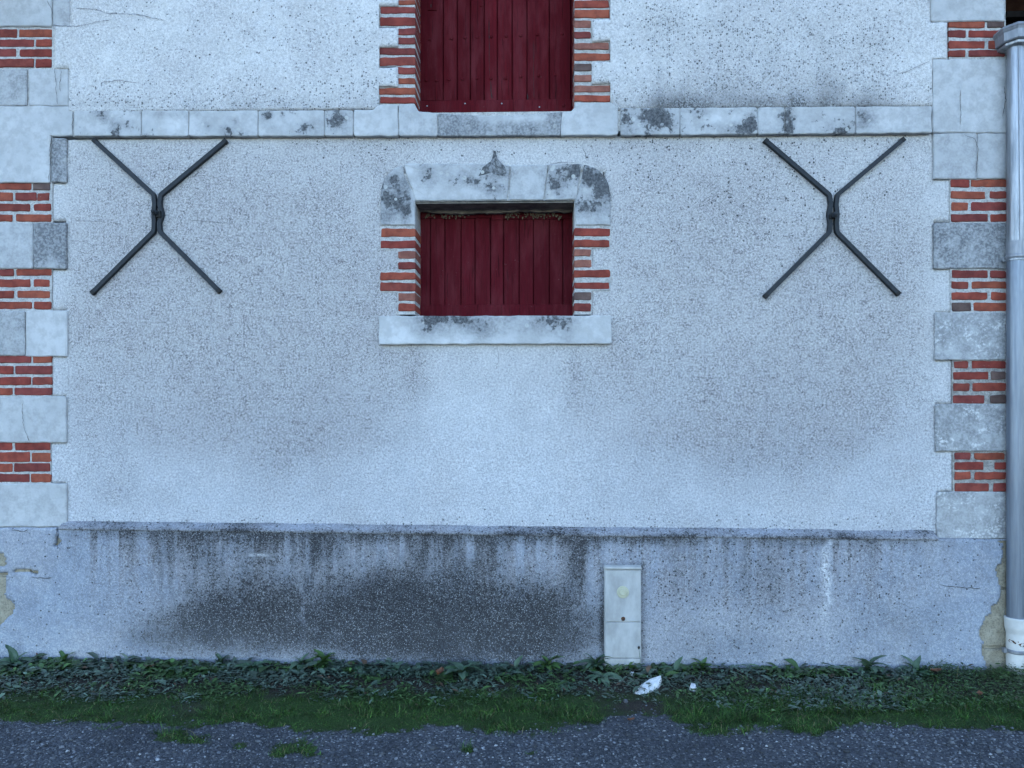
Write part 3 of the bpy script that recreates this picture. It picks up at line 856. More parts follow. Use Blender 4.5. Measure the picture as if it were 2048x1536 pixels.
# ---- string course
SC = mortar_strip('string_course', 'mortar_pale', 147, 1857, 224, 264, -.030, .06, house)
bx = [(147, 281, .12, .27), (282.5, 376, .14, .29), (377.5, 515, .14, .28), (516.5, 648, .14, .30), (649, 706, .18, .36), (707.5, 796, .08, .0), (797.5, 875, .22, .04),
      (876, 1124, .72, .26), (1125, 1236, .14, .02), (1241, 1360, .28, .40), (1361, 1515, .18, .36), (1516, 1570, .18, .36), (1571, 1711, .18, .34), (1712, 1864.5, .30, .22)]
def btop(x):
    return np.interp(x, [147, 560, 1240, 1865], [221, 221, 216, 212])
def bbot(x):
    return np.interp(x, [147, 700, 1240, 1856], [271.5, 271.5, 270, 265])
WORN = [(840, 224), (870, 225.5), (900, 228), (950, 230), (1000, 231), (1050, 229), (1090, 226), (1146, 222)]
for x0, x1, g, l in bx:
    if x0 < 700 or x1 > 1238:
        stone([(x0, btop(x0)), (x1, btop(x1)), (x1, bbot(x1)), (x0, bbot(x0))], SC, front=-.040, depth=.05, c=(g, l, .1), bevel=.005)
    elif x0 == 707.5:
        stone([(x0, btop(x0)), (748, 219), (757, 209), (x1, 208.5), (x1, bbot(x1)), (x0, bbot(x0))], SC, front=-.041, depth=.05, c=(g, l, .1), bevel=.005)
    elif x0 == 797.5:
        stone([(x0, 208), (829, 207), (831, 214), (838, 223), (x1, 226), (x1, bbot(x1)), (x0, bbot(x0))], SC, front=-.041, depth=.32, c=(g, l, .1), bevel=.005)
    elif x0 == 876:
        stone([(x0, 226)] + [p for p in WORN if 880 < p[0] < 1120] + [(x1, 223), (1120, bbot(x1)), (x0, bbot(x0))], SC, front=-.040, depth=.32, c=(g, l, .1), bevel=.005)
    else:
        stone([(x0, 223), (1143, 222), (1149, 214), (1150, 205), (1222, 205), (x1, 215), (x1, bbot(x1)), (1121, bbot(x1))], SC, front=-.041, depth=.32, c=(g, l, .1), bevel=.005)

# ---- surround of the upper hatch
def surround(name, left, right, ledge, redge, lout, rout, mat='mortar_pale', smear=.14):
    for side, lst in (('l', left), ('r', right)):
        parts = []
        lst = sorted(lst)
        for i, (y0, y1, xo, *d) in enumerate(lst):
            t0 = (lst[i - 1][1] + y0) / 2 if i else y0 - 5
            t1 = (y1 + lst[i + 1][0]) / 2 if i < len(lst) - 1 else y1 + 7
            a = RX(xo - 1.5, t0, ledge, t1, -.005) if side == 'l' else RX(redge, t0, xo + 1.5, t1, -.005)
            parts.append(box_vf(a[0], a[2], -.005 + random.uniform(-.0015, .0015), .30, a[1], a[3]))
        o = mesh(name, *join(*parts), mat, house)
        for y0, y1, xo, *d in lst:
            dk = d[0] if d else 0
            col = (.30, .12, .085, 1 - smear) if dk == 2 else None
            x0, x1 = (xo, ledge + .6) if side == 'l' else (redge - .6, xo)
            brick(x0, y0, x1, y1, o, front=-.012, depth=.30, smear=smear, dark=dk == 1, col=col)
HL = [(0, 8, 796), (13, 27, 760), (34, 51, 760), (56, 70, 795), (75, 88, 796), (95, 109, 757), (114, 131, 759), (134, 148, 794), (155, 168, 795), (175, 189, 757), (194, 206, 760)]
HR = [(1, 15, 1218), (19, 35, 1219), (41, 56, 1182, 2), (62, 76, 1182), (85, 99, 1218, 2), (106, 121, 1220), (127, 142, 1183, 1), (149, 163, 1184, 2), (170, 184, 1221, 2), (190, 203, 1221)]
for k in range(1, 9):
    HL.append((0 - k * 19.8, 14.5 - k * 19.8, 760 if (k + 1) // 2 % 2 == 0 else 796))
    HR.append((1 - k * 19.8, 15 - k * 19.8, 1218 if (k + 1) // 2 % 2 == 0 else 1182))
surround('hatch_surround', HL, HR, 830, 1149, 760, 1220)
stone(rect(745, -230, 1235, -158), house, front=-.02, depth=.32, c=(.2, .1, .1), name='hatch_lintel')

# ---- upper hatch door: planks
HY = .215
def plank(parent, x0, x1, y0, y1, y, mat, th=.028, name='plank'):
    a = W(x0, (y0 + y1) / 2, y)[0], W(x1, (y0 + y1) / 2, y)[0]
    zt, zb = W((x0 + x1) / 2, y0, y)[1], W((x0 + x1) / 2, y1, y)[1]
    V, Fc = slab_vf([(a[0], zb), (a[1], zb), (a[1], zt), (a[0], zt)], y, th, bevel=.0035, jit=.0006, step=.25)
    return mesh(name, V, Fc, mat, parent)
ha = W(843, 0, HY + .03)[0], W(1150, 0, HY + .03)[0]
hatch = mesh('hatch_door', *box_vf(ha[0] - .02, ha[1] + .02, HY + .024, HY + .05, W(1000, 250, HY)[1], W(1000, -150, HY)[1]), 'red_door_paint', house)
tag(hatch, 'dark red boarded door with a cracked bottom rail')
hx = [833, 886.5, 914.5, 941, 968.5, 994.5, 1024.5, 1054, 1099, 1142]
for i in range(9):
    plank(hatch, hx[i] + .9, hx[i + 1] - .9, -150, 201, HY + random.uniform(-.003, .003), 'red_door_paint')
plank(hatch, 1143, 1150, -150, 236, HY - .02, 'red_door_paint', .05, 'door_stile')
plank(hatch, 836, 1142, 199.5, 240, HY - .022, 'red_door_paint', .03, 'bottom_rail')
def dome(cx, cy, y, r, name, mat, parent, hgt=.5):
    x, z = W(cx, cy, y)
    V, Fc = [], []
    for j, (rr, hh) in enumerate(((1, 0), (.85, .5), (.5, .85))):
        for k in range(10):
            a = 2 * math.pi * k / 10
            V.append((x + r * rr * math.cos(a), y - r * hgt * hh, z + r * rr * math.sin(a)))
    V.append((x, y - r * hgt, z))
    for j in range(2):
        for k in range(10):
            l = (k + 1) % 10
            Fc.append([j * 10 + k, j * 10 + l, j * 10 + 10 + l, j * 10 + 10 + k])
    Fc += [[20 + k, 20 + (k + 1) % 10, 30] for k in range(10)]
    return mesh(name, V, Fc, mat, parent, smooth=True)
for cx, cy in ((860, 79), (903, 77), (930, 75), (955, 74), (982, 73.5), (1012, 72), (1041, 71), (1074, 69), (1124, 68),
               (853, 161), (873, 161), (898, 159), (925, 158), (954, 157), (982, 157), (1011, 156), (1041, 153), (1077, 151), (1111, 150), (962, 11), (1127, 211)):
    dome(cx, cy, HY - .001 if cy < 200 else HY - .023, .0115, 'bolt_head', 'red_door_paint', hatch, .55)
for cx, cy in ((854, 212), (930, 207), (1003.5, 207), (1079, 214)):
    dome(cx, cy, HY - .022, .0055, 'nail_head', 'zinc_dull', hatch, .4)
# long splits in the boards
def crack_path(name, pts, y, w, parent, mat='crack_dark', jit=.004, n=8):
    P = []
    for (x0, y0), (x1, y1) in zip(pts[:-1], pts[1:]):
        m = max(2, int(math.hypot(x1 - x0, y1 - y0) / 5))
        for k in range(m):
            P.append((x0 + (x1 - x0) * k / m, y0 + (y1 - y0) * k / m))
    P.append(pts[-1])
    Q = np.array([W(a, b, y) for a, b in P])
    Q += rng.uniform(-jit, jit, Q.shape)
    d = np.gradient(Q, axis=0)
    nrm = np.stack([-d[:, 1], d[:, 0]], 1)
    nrm /= np.linalg.norm(nrm, axis=1, keepdims=True) + 1e-9
    ww = w * (.35 + .9 * rng.random(len(Q)))[:, None]
    ww[0] *= .2
    ww[-1] *= .2
    V, Fc = [], []
    for q, nn_, a in zip(Q, nrm, ww):
        p1, p2 = q + nn_ * a / 2, q - nn_ * a / 2
        V += [(p1[0], y, p1[1]), (p2[0], y, p2[1])]
    for i in range(len(Q) - 1):
        Fc.append([2 * i, 2 * i + 1, 2 * i + 3, 2 * i + 2])
    return mesh(name, V, Fc, mat, parent)
crack_path('board_split', [(981, 160), (982, 180), (984, 198)], HY - .0045, .007, hatch, 'grime', .0015)
crack_path('board_split', [(1055, 186), (1056, 199)], HY - .0045, .010, hatch, 'grime', .002)
crack_path('board_split', [(978, 40), (978.5, 120), (979, 155)], HY - .0045, .003, hatch, 'grime', .001)
crack_path('board_split', [(1068, 80), (1067, 140), (1068, 198)], HY - .0045, .0025, hatch, 'grime', .001)
slab('keyhole_plate', rect(856, -12, 874, 20), HY - .006, .006, 'red_door_paint', hatch, bevel=.002, jit=.0004)
slab('keyhole', rect(861.2, 8, 862.6, 15), HY - .0075, .003, 'grime', hatch, bevel=.0005, jit=.0)

# ---- surround, lintel and sill of the lower window
WLf = [(457, 473, 762), (481, 497, 761.5), (502, 517, 796, 2), (524, 538, 796), (544, 560, 760), (565, 582, 760), (586, 602, 796, 2), (607, 622, 796)]
WRf = [(456, 472, 1220), (479, 494, 1219), (498, 512, 1182, 2), (520, 535, 1183, 2), (540, 555, 1221), (564, 578, 1219), (584, 600, 1183, 1), (606, 622, 1182)]
surround('window_surround', WLf, WRf, 830, 1149, 760, 1221)
LT = mortar_strip('lintel', 'mortar_pale', 775, 1206, 345, 402, -.004, .29, house)
LJ = mesh('lintel_bed', *join(box_vf(*[RX(763, 395, 830, 458, -.004)[i] for i in (0, 2)], -.004, .29, *[RX(763, 395, 830, 458, -.004)[i] for i in (1, 3)]),
                              box_vf(*[RX(1149, 395, 1219, 458, -.004)[i] for i in (0, 2)], -.004, .29, *[RX(1149, 395, 1219, 458, -.004)[i] for i in (1, 3)])), 'mortar_pale', LT)
def arc(cx, cy, rx, ry, a0, a1, n=9):
    return [(cx + rx * math.cos(R(a0 + (a1 - a0) * k / n)), cy - ry * math.sin(R(a0 + (a1 - a0) * k / n))) for k in range(n + 1)]
kw = dict(front=-.016, depth=.29, name='lintel_stone', step=.035, round_=.004)
stone([(761, 450), (761, 398)] + arc(813, 390, 52, 60, 185, 100, 8) + [(807, 345), (813, 362), (822, 378), (829, 386), (830, 402), (829.5, 450)], LT, c=(.55, .34, .1), **kw)
stone([(808, 329), (812, 327), (950, 327), (1014, 329), (1019, 331), (1014, 400), (831, 401.5), (824, 376), (815, 360)], LT, c=(.30, .32, .15), **kw)
stone([(1022, 330), (1096, 329), (1087, 399.5), (1018, 400)], LT, c=(.42, .12, .05), **kw)
stone([(1098, 328), (1163, 327), (1152, 399), (1089, 399.5)], LT, c=(.35, .35, .1), **kw)
stone([(1169, 328)] + arc(1168, 392, 53, 62, 85, -5, 8) + [(1221, 450), (1151, 450), (1150.5, 402), (1154, 392), (1163, 360)], LT, c=(.45, .46, .1), **kw)
# flaked patch above the lintel
slab('flaked_patch', [(955, 352), (962, 340), (968, 330), (985, 318), (987, 300), (991, 302), (996, 318), (1010, 332), (1015, 345), (1012, 353), (1000, 352), (985, 346), (970, 349)],
     -.019, .02, 'stone', LT, (.8, .9, .1, 1), bevel=.006, jit=.004, step=.02)
sill = stone([(757, 632), (1223, 631), (1223, 687.5), (757, 688.5)], house, front=-.036, depth=.34, c=(.22, .10, .12), name='window_sill', bevel=.006)
# underside of the lintel: rough scraps of render hanging behind its edge
a0, a1 = W(842, 410, .2)[0], W(1146, 410, .2)[0]
zl = W(1000, 402, 0)[1]
mesh('lintel_soffit', *box_vf(W(831, 410, 0)[0], W(1147.5, 410, 0)[0], .006, .21, zl - .012, zl - .003), 'shaded_dirty_stone', LT)  # thin sheet added to carry the painted shade of the underside
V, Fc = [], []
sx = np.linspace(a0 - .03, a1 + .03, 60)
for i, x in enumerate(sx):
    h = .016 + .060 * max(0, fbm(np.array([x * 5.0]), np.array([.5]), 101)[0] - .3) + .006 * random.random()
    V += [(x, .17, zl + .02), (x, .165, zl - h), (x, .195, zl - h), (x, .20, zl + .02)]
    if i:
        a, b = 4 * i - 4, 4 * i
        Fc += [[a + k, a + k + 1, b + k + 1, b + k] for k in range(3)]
mesh('hanging_render', V, Fc, 'shaded_dirty_stone', LT)
# ---- lower window shutter
SY = .225
shut = mesh('window_shutter', *box_vf(W(838, 500, SY)[0], W(1150, 500, SY)[0], SY + .024, SY + .05, W(1000, 660, SY)[1], W(1000, 395, SY)[1]), 'red_shutter_paint', house)
tag(shut, 'dull dark red boarded shutter')
sxp = [836, 860.5, 889.5, 922, 950, 981.5, 1007, 1038.5, 1067, 1099, 1126, 1149]
for i in range(11):
    tp, bt = (430, 612)
    plank(shut, sxp[i] + .7, sxp[i + 1] - .7, tp, bt, SY + (.0 if i != 5 else -.012) + random.uniform(-.002, .002), 'red_shutter_paint')
plank(shut, 838, 1148, 609, 650, SY - .014, 'red_shutter_paint', .04, 'bottom_rail')
plank(shut, 838, 982, 400, 436, SY - .012, 'red_shutter_paint', .04, 'top_rail')
plank(shut, 1006.5, 1148, 400, 438, SY - .010, 'red_shutter_paint', .04, 'top_rail')
plank(shut, 982.6, 1006, 400, 440, SY - .016, 'red_shutter_paint', .04, 'top_rail')
V, Fc = [], []                                      # cobweb and lime crumbs caught on the top rail
for k in range(110):
    cx = random.choice((random.uniform(850, 945), random.uniform(1010, 1130), random.uniform(1010, 1120)))
    x, z = W(cx, random.gauss(430, 3.5), SY - .02)
    w, h = random.uniform(.002, .006), random.uniform(.003, .012)
    V2, F2 = box_vf(x - w, x + w, SY - .022, SY - .010, z - h, z + h * .3)
    o_ = len(V)
    V += V2
    Fc += [[i + o_ for i in q] for q in F2]
tag(mesh('caught_crumbs', V, Fc, 'crumbs', shut), kind='stuff')

# ---- cracks of the render
for pts in ([(150, 16), (190, 18), (215, 26), (270, 28), (330, 40)], [(105, 50), (150, 53), (190, 45), (225, 38)], [(200, 165), (240, 160), (275, 166)],
            [(1165, 292), (1170, 305), (1173, 325)], [(1790, 150), (1820, 140), (1860, 122)], [(1855, 75), (1870, 78)]):
    crack_path('render_crack', pts, -.0285 if pts[0][1] < 260 else -.008,   .0026, upper[pts[0][0] > 900] if pts[0][1] < 260 else lower)
for pts in ([(150, 442), (220, 444), (245, 450)], [(380, 440), (430, 444), (470, 448)], [(140, 482), (165, 483), (190, 492)], [(995, 690), (997, 720), (992, 740)], [(1100, 326), (1130, 325), (1160, 325)]):
    crack_path('render_crack', pts, -.0045, .0018, lower)
for pts, y, par in (([(112, 55), (117, 70), (113, 95), (119, 115), (117, 136)], -.0165, QL), ([(108, 138), (112, 165), (114, 208)], -.026, QL), ([(123, 139), (120, 165), (121, 185)], -.026, QL),
                    ([(104, 275), (100, 300), (101, 330), (97, 362)], -.026, QL), ([(45, 805), (46, 850), (58, 884)], -.026, QL), ([(95, 0), (103, 20), (106, 48)], -.026, QL),
                    ([(1930, 270), (1950, 278), (1957, 300), (1952, 345)], -.026, QR), ([(2008, 170), (2012, 200), (2006, 235)], -.026, QR), ([(146, 222), (145, 250), (147, 271)], -.043, SC),
                    ([(1920, 178), (1922, 250)], -.026, QR)):
    crack_path('stone_crack', pts, y, .0030, par)
for pts in ([(113, 1056), (112, 1075)], [(-3, 1153), (14, 1153)], [(60, 1153), (85, 1157), (105, 1156)], [(20, 1060), (50, 1063), (56, 1058)], [(1870, 1162), (1880, 1170)], [(1880, 1170), (1960, 1178)]):
    crack_path('render_crack', pts, PY_ - .006, .004, plinth)

# ---- mass of the building behind its front, gable, roof
ZE = W(2030, 40, .0)[1] + .02                      # height of the eaves
core = mesh('masonry', *box_vf(XL + .01, XR - .01, .27, 8.0, -.1, ZE + .3), 'mortar_pale', house)
me_ = MAT['render']
zr = ZE + 2.6
gab = mesh('gable_wall', [(XL, .02, ZT), (XR, .02, ZT), (XR, .02, ZE + .7), (0, .02, zr + .5), (XL, .02, ZE + .7), (XL, 8, ZT - .3), (XR, 8, ZT - .3), (XR, 8, ZE + .7), (0, 8, zr + .5), (XL, 8, ZE + .7)],
           [(0, 1, 2, 3, 4), (5, 9, 8, 7, 6), (1, 6, 7, 2), (0, 4, 9, 5)], 'mortar_pale', house)
ov = .75
def sidez(x):                                       # underside of the roof over x
    return zr + .62 - (zr + .62 - (ZE + .03)) * abs(x) / (XR + ov)
for s in (-1, 1):
    xe = s * (XR + ov)
    P = [(0, zr + .62), (xe, ZE + .03), (xe, ZE + .16), (0, zr + .80)]
    V = [(x, -.55 if False else .0 - .30, z) for x, z in P] + [(x, 8.3, z) for x, z in P]
    mesh('roof_slope', V, [(0, 1, 2, 3), (4, 7, 6, 5), (0, 4, 5, 1), (1, 5, 6, 2), (2, 6, 7, 3), (3, 7, 4, 0)], 'roof_tile', house)
    x0 = XR if s > 0 else XL
    Vs, Fs = [], []
    soff = mesh('eaves_soffit', *box_vf(min(x0 + s * .006, xe), max(x0 + s * .006, xe), -.02, 8.0, ZE - .01, ZE + .028), 'soffit_wood', house)
    for k in range(12):
        yy = .05 + k * .6
        mesh('rafter_end', *box_vf(min(x0 + s * .004, xe - s * .06), max(x0 + s * .004, xe - s * .06), yy, yy + .08, ZE - .11, ZE - .012), 'soffit_wood', soff)
# lower wings, set back on either side
for s in (-1, 1):
    x0 = XR if s > 0 else XL
    w = panel('wing_wall', [(min(x0 - s * .2, x0 + s * 7), -.1, max(x0 - s * .2, x0 + s * 7), ZE - .02)], [], .75, .05, 'render', house, lambda px, py, V: dict(dark=np.full(len(V), .15), soil=np.full(len(V), .3), clean=np.full(len(V), .2), cement=np.zeros(len(V)), dots=np.full(len(V), .1)))
    mesh('wing_block', *box_vf(min(x0 - s * .2, x0 + s * 7), max(x0 - s * .2, x0 + s * 7), .80, 7.5, -.1, ZE - .02), 'mortar_pale', house)
    xa, xb = x0 + s * (ov + .03), x0 + s * 7.4
    mesh('wing_roof', [(xa, .25, ZE - .14), (xb, .25, ZE - .14), (xb, 4.1, ZE + 1.9), (xa, 4.1, ZE + 1.9), (xa, 8, ZE - .14), (xb, 8, ZE - .14), (xa, .25, ZE - .02), (xb, .25, ZE - .02), (xb, 4.1, ZE + 2.02), (xa, 4.1, ZE + 2.02), (xa, 8, ZE - .02), (xb, 8, ZE - .02)],
         [(0, 1, 2, 3), (3, 2, 5, 4), (6, 9, 8, 7), (9, 10, 11, 8), (0, 6, 7, 1), (4, 5, 11, 10), (0, 3, 9, 6), (3, 4, 10, 9), (1, 7, 8, 2), (2, 8, 11, 5)], 'roof_tile', house)

# ================================================================== WALL ANCHORS
def anchor(bars, bolt, wedge, label):
    y0, y1 = -.030, -.003
    c = W(*bolt, y0)
    a = thing('wall_anchor', (c[0], -.015, c[1]), label, 'wall anchor', 'iron wall anchors')
    for path in bars:
        P = [np.array(W(x, y, y0)) for x, y in path]
        # round the bends
        Q = [P[0]]
        for i in range(1, len(P) - 1):
            u, v = P[i - 1] - P[i], P[i + 1] - P[i]
            r = min(.010, .4 * np.linalg.norm(u), .4 * np.linalg.norm(v))
            p0, p2 = P[i] + u / np.linalg.norm(u) * r, P[i] + v / np.linalg.norm(v) * r
            for t_ in (0, .33, .67, 1):
                Q.append((1 - t_) ** 2 * p0 + 2 * t_ * (1 - t_) * P[i] + t_ ** 2 * p2)
        Q.append(P[-1])
        Q = np.array(Q)
        hw = .0133
        def sweep(Q, y0, y1, hw):
            V, Fc = [], []
            n = len(Q)
            ch = .0012
            for i in range(n):
                d = Q[min(i + 1, n - 1)] - Q[max(i - 1, 0)]
                d = d / np.linalg.norm(d)
                nn_ = np.array([-d[1], d[0]])
                k_ = 1.0
                if 0 < i < n - 1:
                    e = Q[i + 1] - Q[i]
                    e = e / np.linalg.norm(e)
                    k_ = 1 / max(.8, abs(float(np.dot(d, e))))
                for s_, yy in ((-1, y1), (-1, y0 + ch), (-1 + ch / hw, y0), (1 - ch / hw, y0), (1, y0 + ch), (1, y1)):
                    p = Q[i] + nn_ * hw * s_ * k_
                    V.append((p[0], yy + (fbm(np.array([p[0] * 9]), np.array([p[1] * 9]), 7)[0] - .5) * .003, p[1]))
            for i in range(n - 1):
                for k in range(6):
                    l = (k + 1) % 6
                    Fc.append([i * 6 + k, i * 6 + l, (i + 1) * 6 + l, (i + 1) * 6 + k])
            Fc += [[0, 1, 2, 3, 4, 5], [(n - 1) * 6 + k for k in (5, 4, 3, 2, 1, 0)]]
            return V, Fc
        b = mesh('bar', *sweep(Q, y0, y1, hw), 'black_iron', a)
        for e0, e1 in ((Q[0], Q[1]), (Q[-1], Q[-2])):      # dark, slightly flattened bar ends
            d = (e1 - e0) / np.linalg.norm(e1 - e0)
            mesh('bar_end', *sweep(np.array([e0 - d * .004, e0 + d * .02]), y0 - .0015, y1 + .001, hw + .0015), 'iron_cap', b)
    bx_, bz_ = W(*bolt, y0 - .03)
    V, Fc = tube_vf([(bx_, y0 + .012, bz_), (bx_, y0 - .030, bz_), (bx_, y0 - .036, bz_)], [.0185, .0185, .014], 8)
    b = mesh('bolt', V, Fc, 'black_iron', a)
    V, Fc = tube_vf([(bx_, y0 - .035, bz_), (bx_, y0 - .052, bz_), (bx_, y0 - .055, bz_)], [.0095, .0095, .006], 10)
    mesh('bolt_thread', V, Fc, 'black_iron', b)
    slab('wedge', wedge, y0 - .012, .03, 'iron_cap', a, bevel=.002, jit=.001)
    return a
anchor([[(186, 279), (306, 389), (308, 408), (306, 425), (307, 445), (306, 462), (182, 586)],
        [(451, 280), (320, 389), (318, 408), (322.5, 428), (317, 446), (318.5, 463), (438, 583)]], (307.5, 424), [(311, 424), (320, 421), (321, 434), (312, 434)],
       'black iron cross-shaped wall anchor near the left corner of the building')
anchor([[(1531, 279), (1660, 389), (1663, 408), (1659, 428), (1662, 446), (1660, 464), (1531, 593)],
        [(1809, 277), (1676, 389), (1673.5, 408), (1675.5, 428), (1674, 446), (1675.5, 464), (1799, 588)]], (1670.5, 429), [(1660, 427), (1669, 423), (1669, 436), (1659, 436)],
       'black iron cross-shaped wall anchor near the right corner and downpipe')

# ================================================================== METER BOX
by = -.085
bx0, bz0, bx1, bz1 = RX(1209, 1132, 1283, 1325, by)
mb = thing('meter_box', ((bx0 + bx1) / 2, (by - .04) / 2, 0), 'cream plastic utility meter box with round vent set on the plinth', 'meter box')
bod = box_vf(bx0, bx1, by + .012, -.03, -.08, bz1)
mesh('housing', *bod, 'cream_plastic', mb)
slab('lid', [(1208.5, 1133), (1282.5, 1134), (1283.5, 1139.5), (1208, 1138.5)], by - .010, .05, 'cream_plastic', mb, bevel=.004, jit=.0003)
dr = slab('door', rect(1210.2, 1140.2, 1281.8, 1243.5), by, .014, 'cream_plastic', mb, bevel=.003, jit=.0003)
slab('lower_panel', rect(1210.2, 1245.2, 1282, 1316), by, .014, 'cream_plastic', mb, bevel=.003, jit=.0003)
slab('base_panel', rect(1210.2, 1317.4, 1282, 1334), by, .014, 'cream_plastic', mb, bevel=.003, jit=.0003)
cx, cz = W(1245.7, 1184, by)
V, Fc = tube_vf([(cx, by + .004, cz), (cx, by - .003, cz), (cx, by - .006, cz)], [.0385, .0385, .034], 28)
vt = mesh('vent', V, Fc, 'yellowed_plastic', dr)
V, Fc = tube_vf([(cx, by - .003, cz), (cx, by - .013, cz), (cx, by - .016, cz)], [.022, .022, .018], 24)
mesh('vent_cap', V, Fc, 'yellowed_plastic', vt)
cx, cz = W(1246.4, 1237.5, by)
V, Fc = tube_vf([(cx, by + .004, cz), (cx, by - .004, cz), (cx, by - .006, cz)], [.0135, .0125, .009], 14)
lk = mesh('lock', V, Fc, 'rust', dr)
V, Fc = tube_vf([(cx, by - .005, cz), (cx, by - .0085, cz)], [.007, .007], 3)
mesh('lock_core', V, Fc, 'grime', lk)

# ================================================================== DOWNPIPE
py0 = -.075
pxc = W(2031, 700, py0)[0]
pr = (W(2047, 700, py0)[0] - W(2014.5, 700, py0)[0]) / 2
dp = thing('downpipe', (pxc, py0, 0), 'grey zinc rainwater downpipe with hopper head at the right corner', 'downpipe')
z = lambda py: W(2031, py, py0)[1]
xk = lambda py: W(2031, py, py0)[0]
V, Fc = tube_vf([(xk(80), py0, z(80)), (xk(485), py0, z(487))], [pr * .97] * 2, 28)
up = mesh('upper_pipe', V, Fc, 'zinc', dp, smooth=False)
V, Fc = box_vf(pxc - .002, pxc + .002, py0 - pr - .0015, py0 - pr + .004, z(487), z(96))
mesh('seam', V, Fc, 'zinc_dull', up)
V, Fc = tube_vf([(xk(483), py0, z(483)), (xk(512), py0, z(511))], [pr * 1.04] * 2, 28)
sl = mesh('sleeve', V, Fc, 'zinc_dull', dp)
V, Fc = tube_vf([(xk(511), py0, z(510)), (xk(512), py0, z(512)), (xk(515), py0, z(515)), (xk(518), py0, z(518))], [pr * 1.04, pr * 1.12, pr * 1.12, pr * 1.02], 28)
mesh('collar', V, Fc, 'zinc_dull', sl)
V, Fc = tube_vf([(xk(519), py0, z(519)), (xk(522), py0, z(522))], [pr * 1.10] * 2, 28)
br_ = mesh('bracket', V, Fc, 'zinc', dp)
slab('bracket_tab', [(2003.5, 517), (2006, 513.5), (2016, 513.5), (2016, 523), (2006, 523), (2003.5, 520)], py0 + .02, .006, 'zinc', br_, bevel=.001, jit=.0003)
V, Fc = tube_vf([(xk(514), py0, z(512)), (xk(1250), py0, z(1250))], [pr * .985] * 2, 28)
mesh('lower_pipe', V, Fc, 'grey_pipe', dp)
bt_ = lambda py: (W(2032, py, py0)[0], py0, z(py))
sk = (W(2047, 1250, py0)[0] - W(2008, 1250, py0)[0]) / 2 * 1.04
V, Fc = tube_vf([bt_(1262), bt_(1240), bt_(1235.5), bt_(1234), bt_(1236), bt_(1241), bt_(1254), bt_(1266), bt_(1345)], [sk * .9, sk * .9, sk * .93, sk * 1.0, sk * 1.05, sk * 1.03, sk * 1.0, sk * .86, sk * .86], 32)
boot = mesh('socket', V, Fc, 'white_plastic', dp)
V, Fc = tube_vf([bt_(1297), bt_(1299), bt_(1303), bt_(1305)], [sk * .87, sk * .95, sk * .95, sk * .87], 32)
cl = mesh('clamp', V, Fc, 'zinc_dull', boot)
mesh('clamp_lug', *box_vf(W(2006, 1300, py0)[0], W(2012, 1300, py0)[0], py0 - .012, py0 + .012, z(1305), z(1296)), 'zinc_dull', cl)
for ang, pyy_, w_, h_ in ((-62, 1280, .020, .010), (-38, 1282, .006, .006), (8, 1285, .024, .011), (-20, 1279, .004, .003), (28, 1284, .012, .007)):
    a = R(ang)
    V, Fc = [], []
    for k in range(9):
        aa = 2 * math.pi * k / 9
        u = w_ * math.cos(aa) * random.uniform(.7, 1.2)
        ang2 = a + u / (sk * .86)
        V.append((bt_(1280)[0] + sk * .872 * math.sin(ang2), py0 - sk * .872 * math.cos(ang2), z(pyy_) + h_ * math.sin(aa) * random.uniform(.7, 1.2)))
    mesh('rust_scab', V, [list(range(9))], 'rust', boot)
# hopper head: an eight-sided box with a rolled rim
def octa(py, hw, hd):
    c = W(2031, py, py0)[0] + .012
    k = .52
    return [(c + sx * a_ * hw, py0 + .01 + sy * b_ * hd, z(py)) for sx, sy, a_, b_ in ((-1, 1, 1, 1), (-1, -1, 1, k - .15), (-1, -1, k, 1), (1, -1, k, 1), (1, -1, 1, k - .15), (1, 1, 1, 1))]
def loft(rings):
    n = len(rings[0])
    V = [p for r in rings for p in r]
    Fc = []
    for i in range(len(rings) - 1):
        for k in range(n):
            l = (k + 1) % n
            Fc.append([i * n + k, i * n + l, (i + 1) * n + l, (i + 1) * n + k])
    Fc.append(list(range(n)))
    Fc.append(list(range((len(rings) - 1) * n, len(rings) * n))[::-1])
    return V, Fc
hop = mesh('hopper_head', *loft([octa(62, .100, .10), octa(66, .108, .105), octa(70, .100, .10), octa(86, .097, .097), octa(88, .09, .09)]), 'zinc_dull', dp)
mesh('hopper_rim', *loft([octa(58, .104, .104), octa(63, .112, .110), octa(66, .106, .104)]), 'zinc_dull', hop)
mesh('hopper_base', *loft([octa(88, .078, .08), octa(91, .088, .088), octa(95, .086, .086), octa(98, .06, .06)]), 'zinc', hop)

# ================================================================== GREENERY AND GRAVEL (stuff)
def scatter(n, x0, x1, y0, y1):
    return rng.uniform(x0, x1, n), rng.uniform(y0, y1, n)
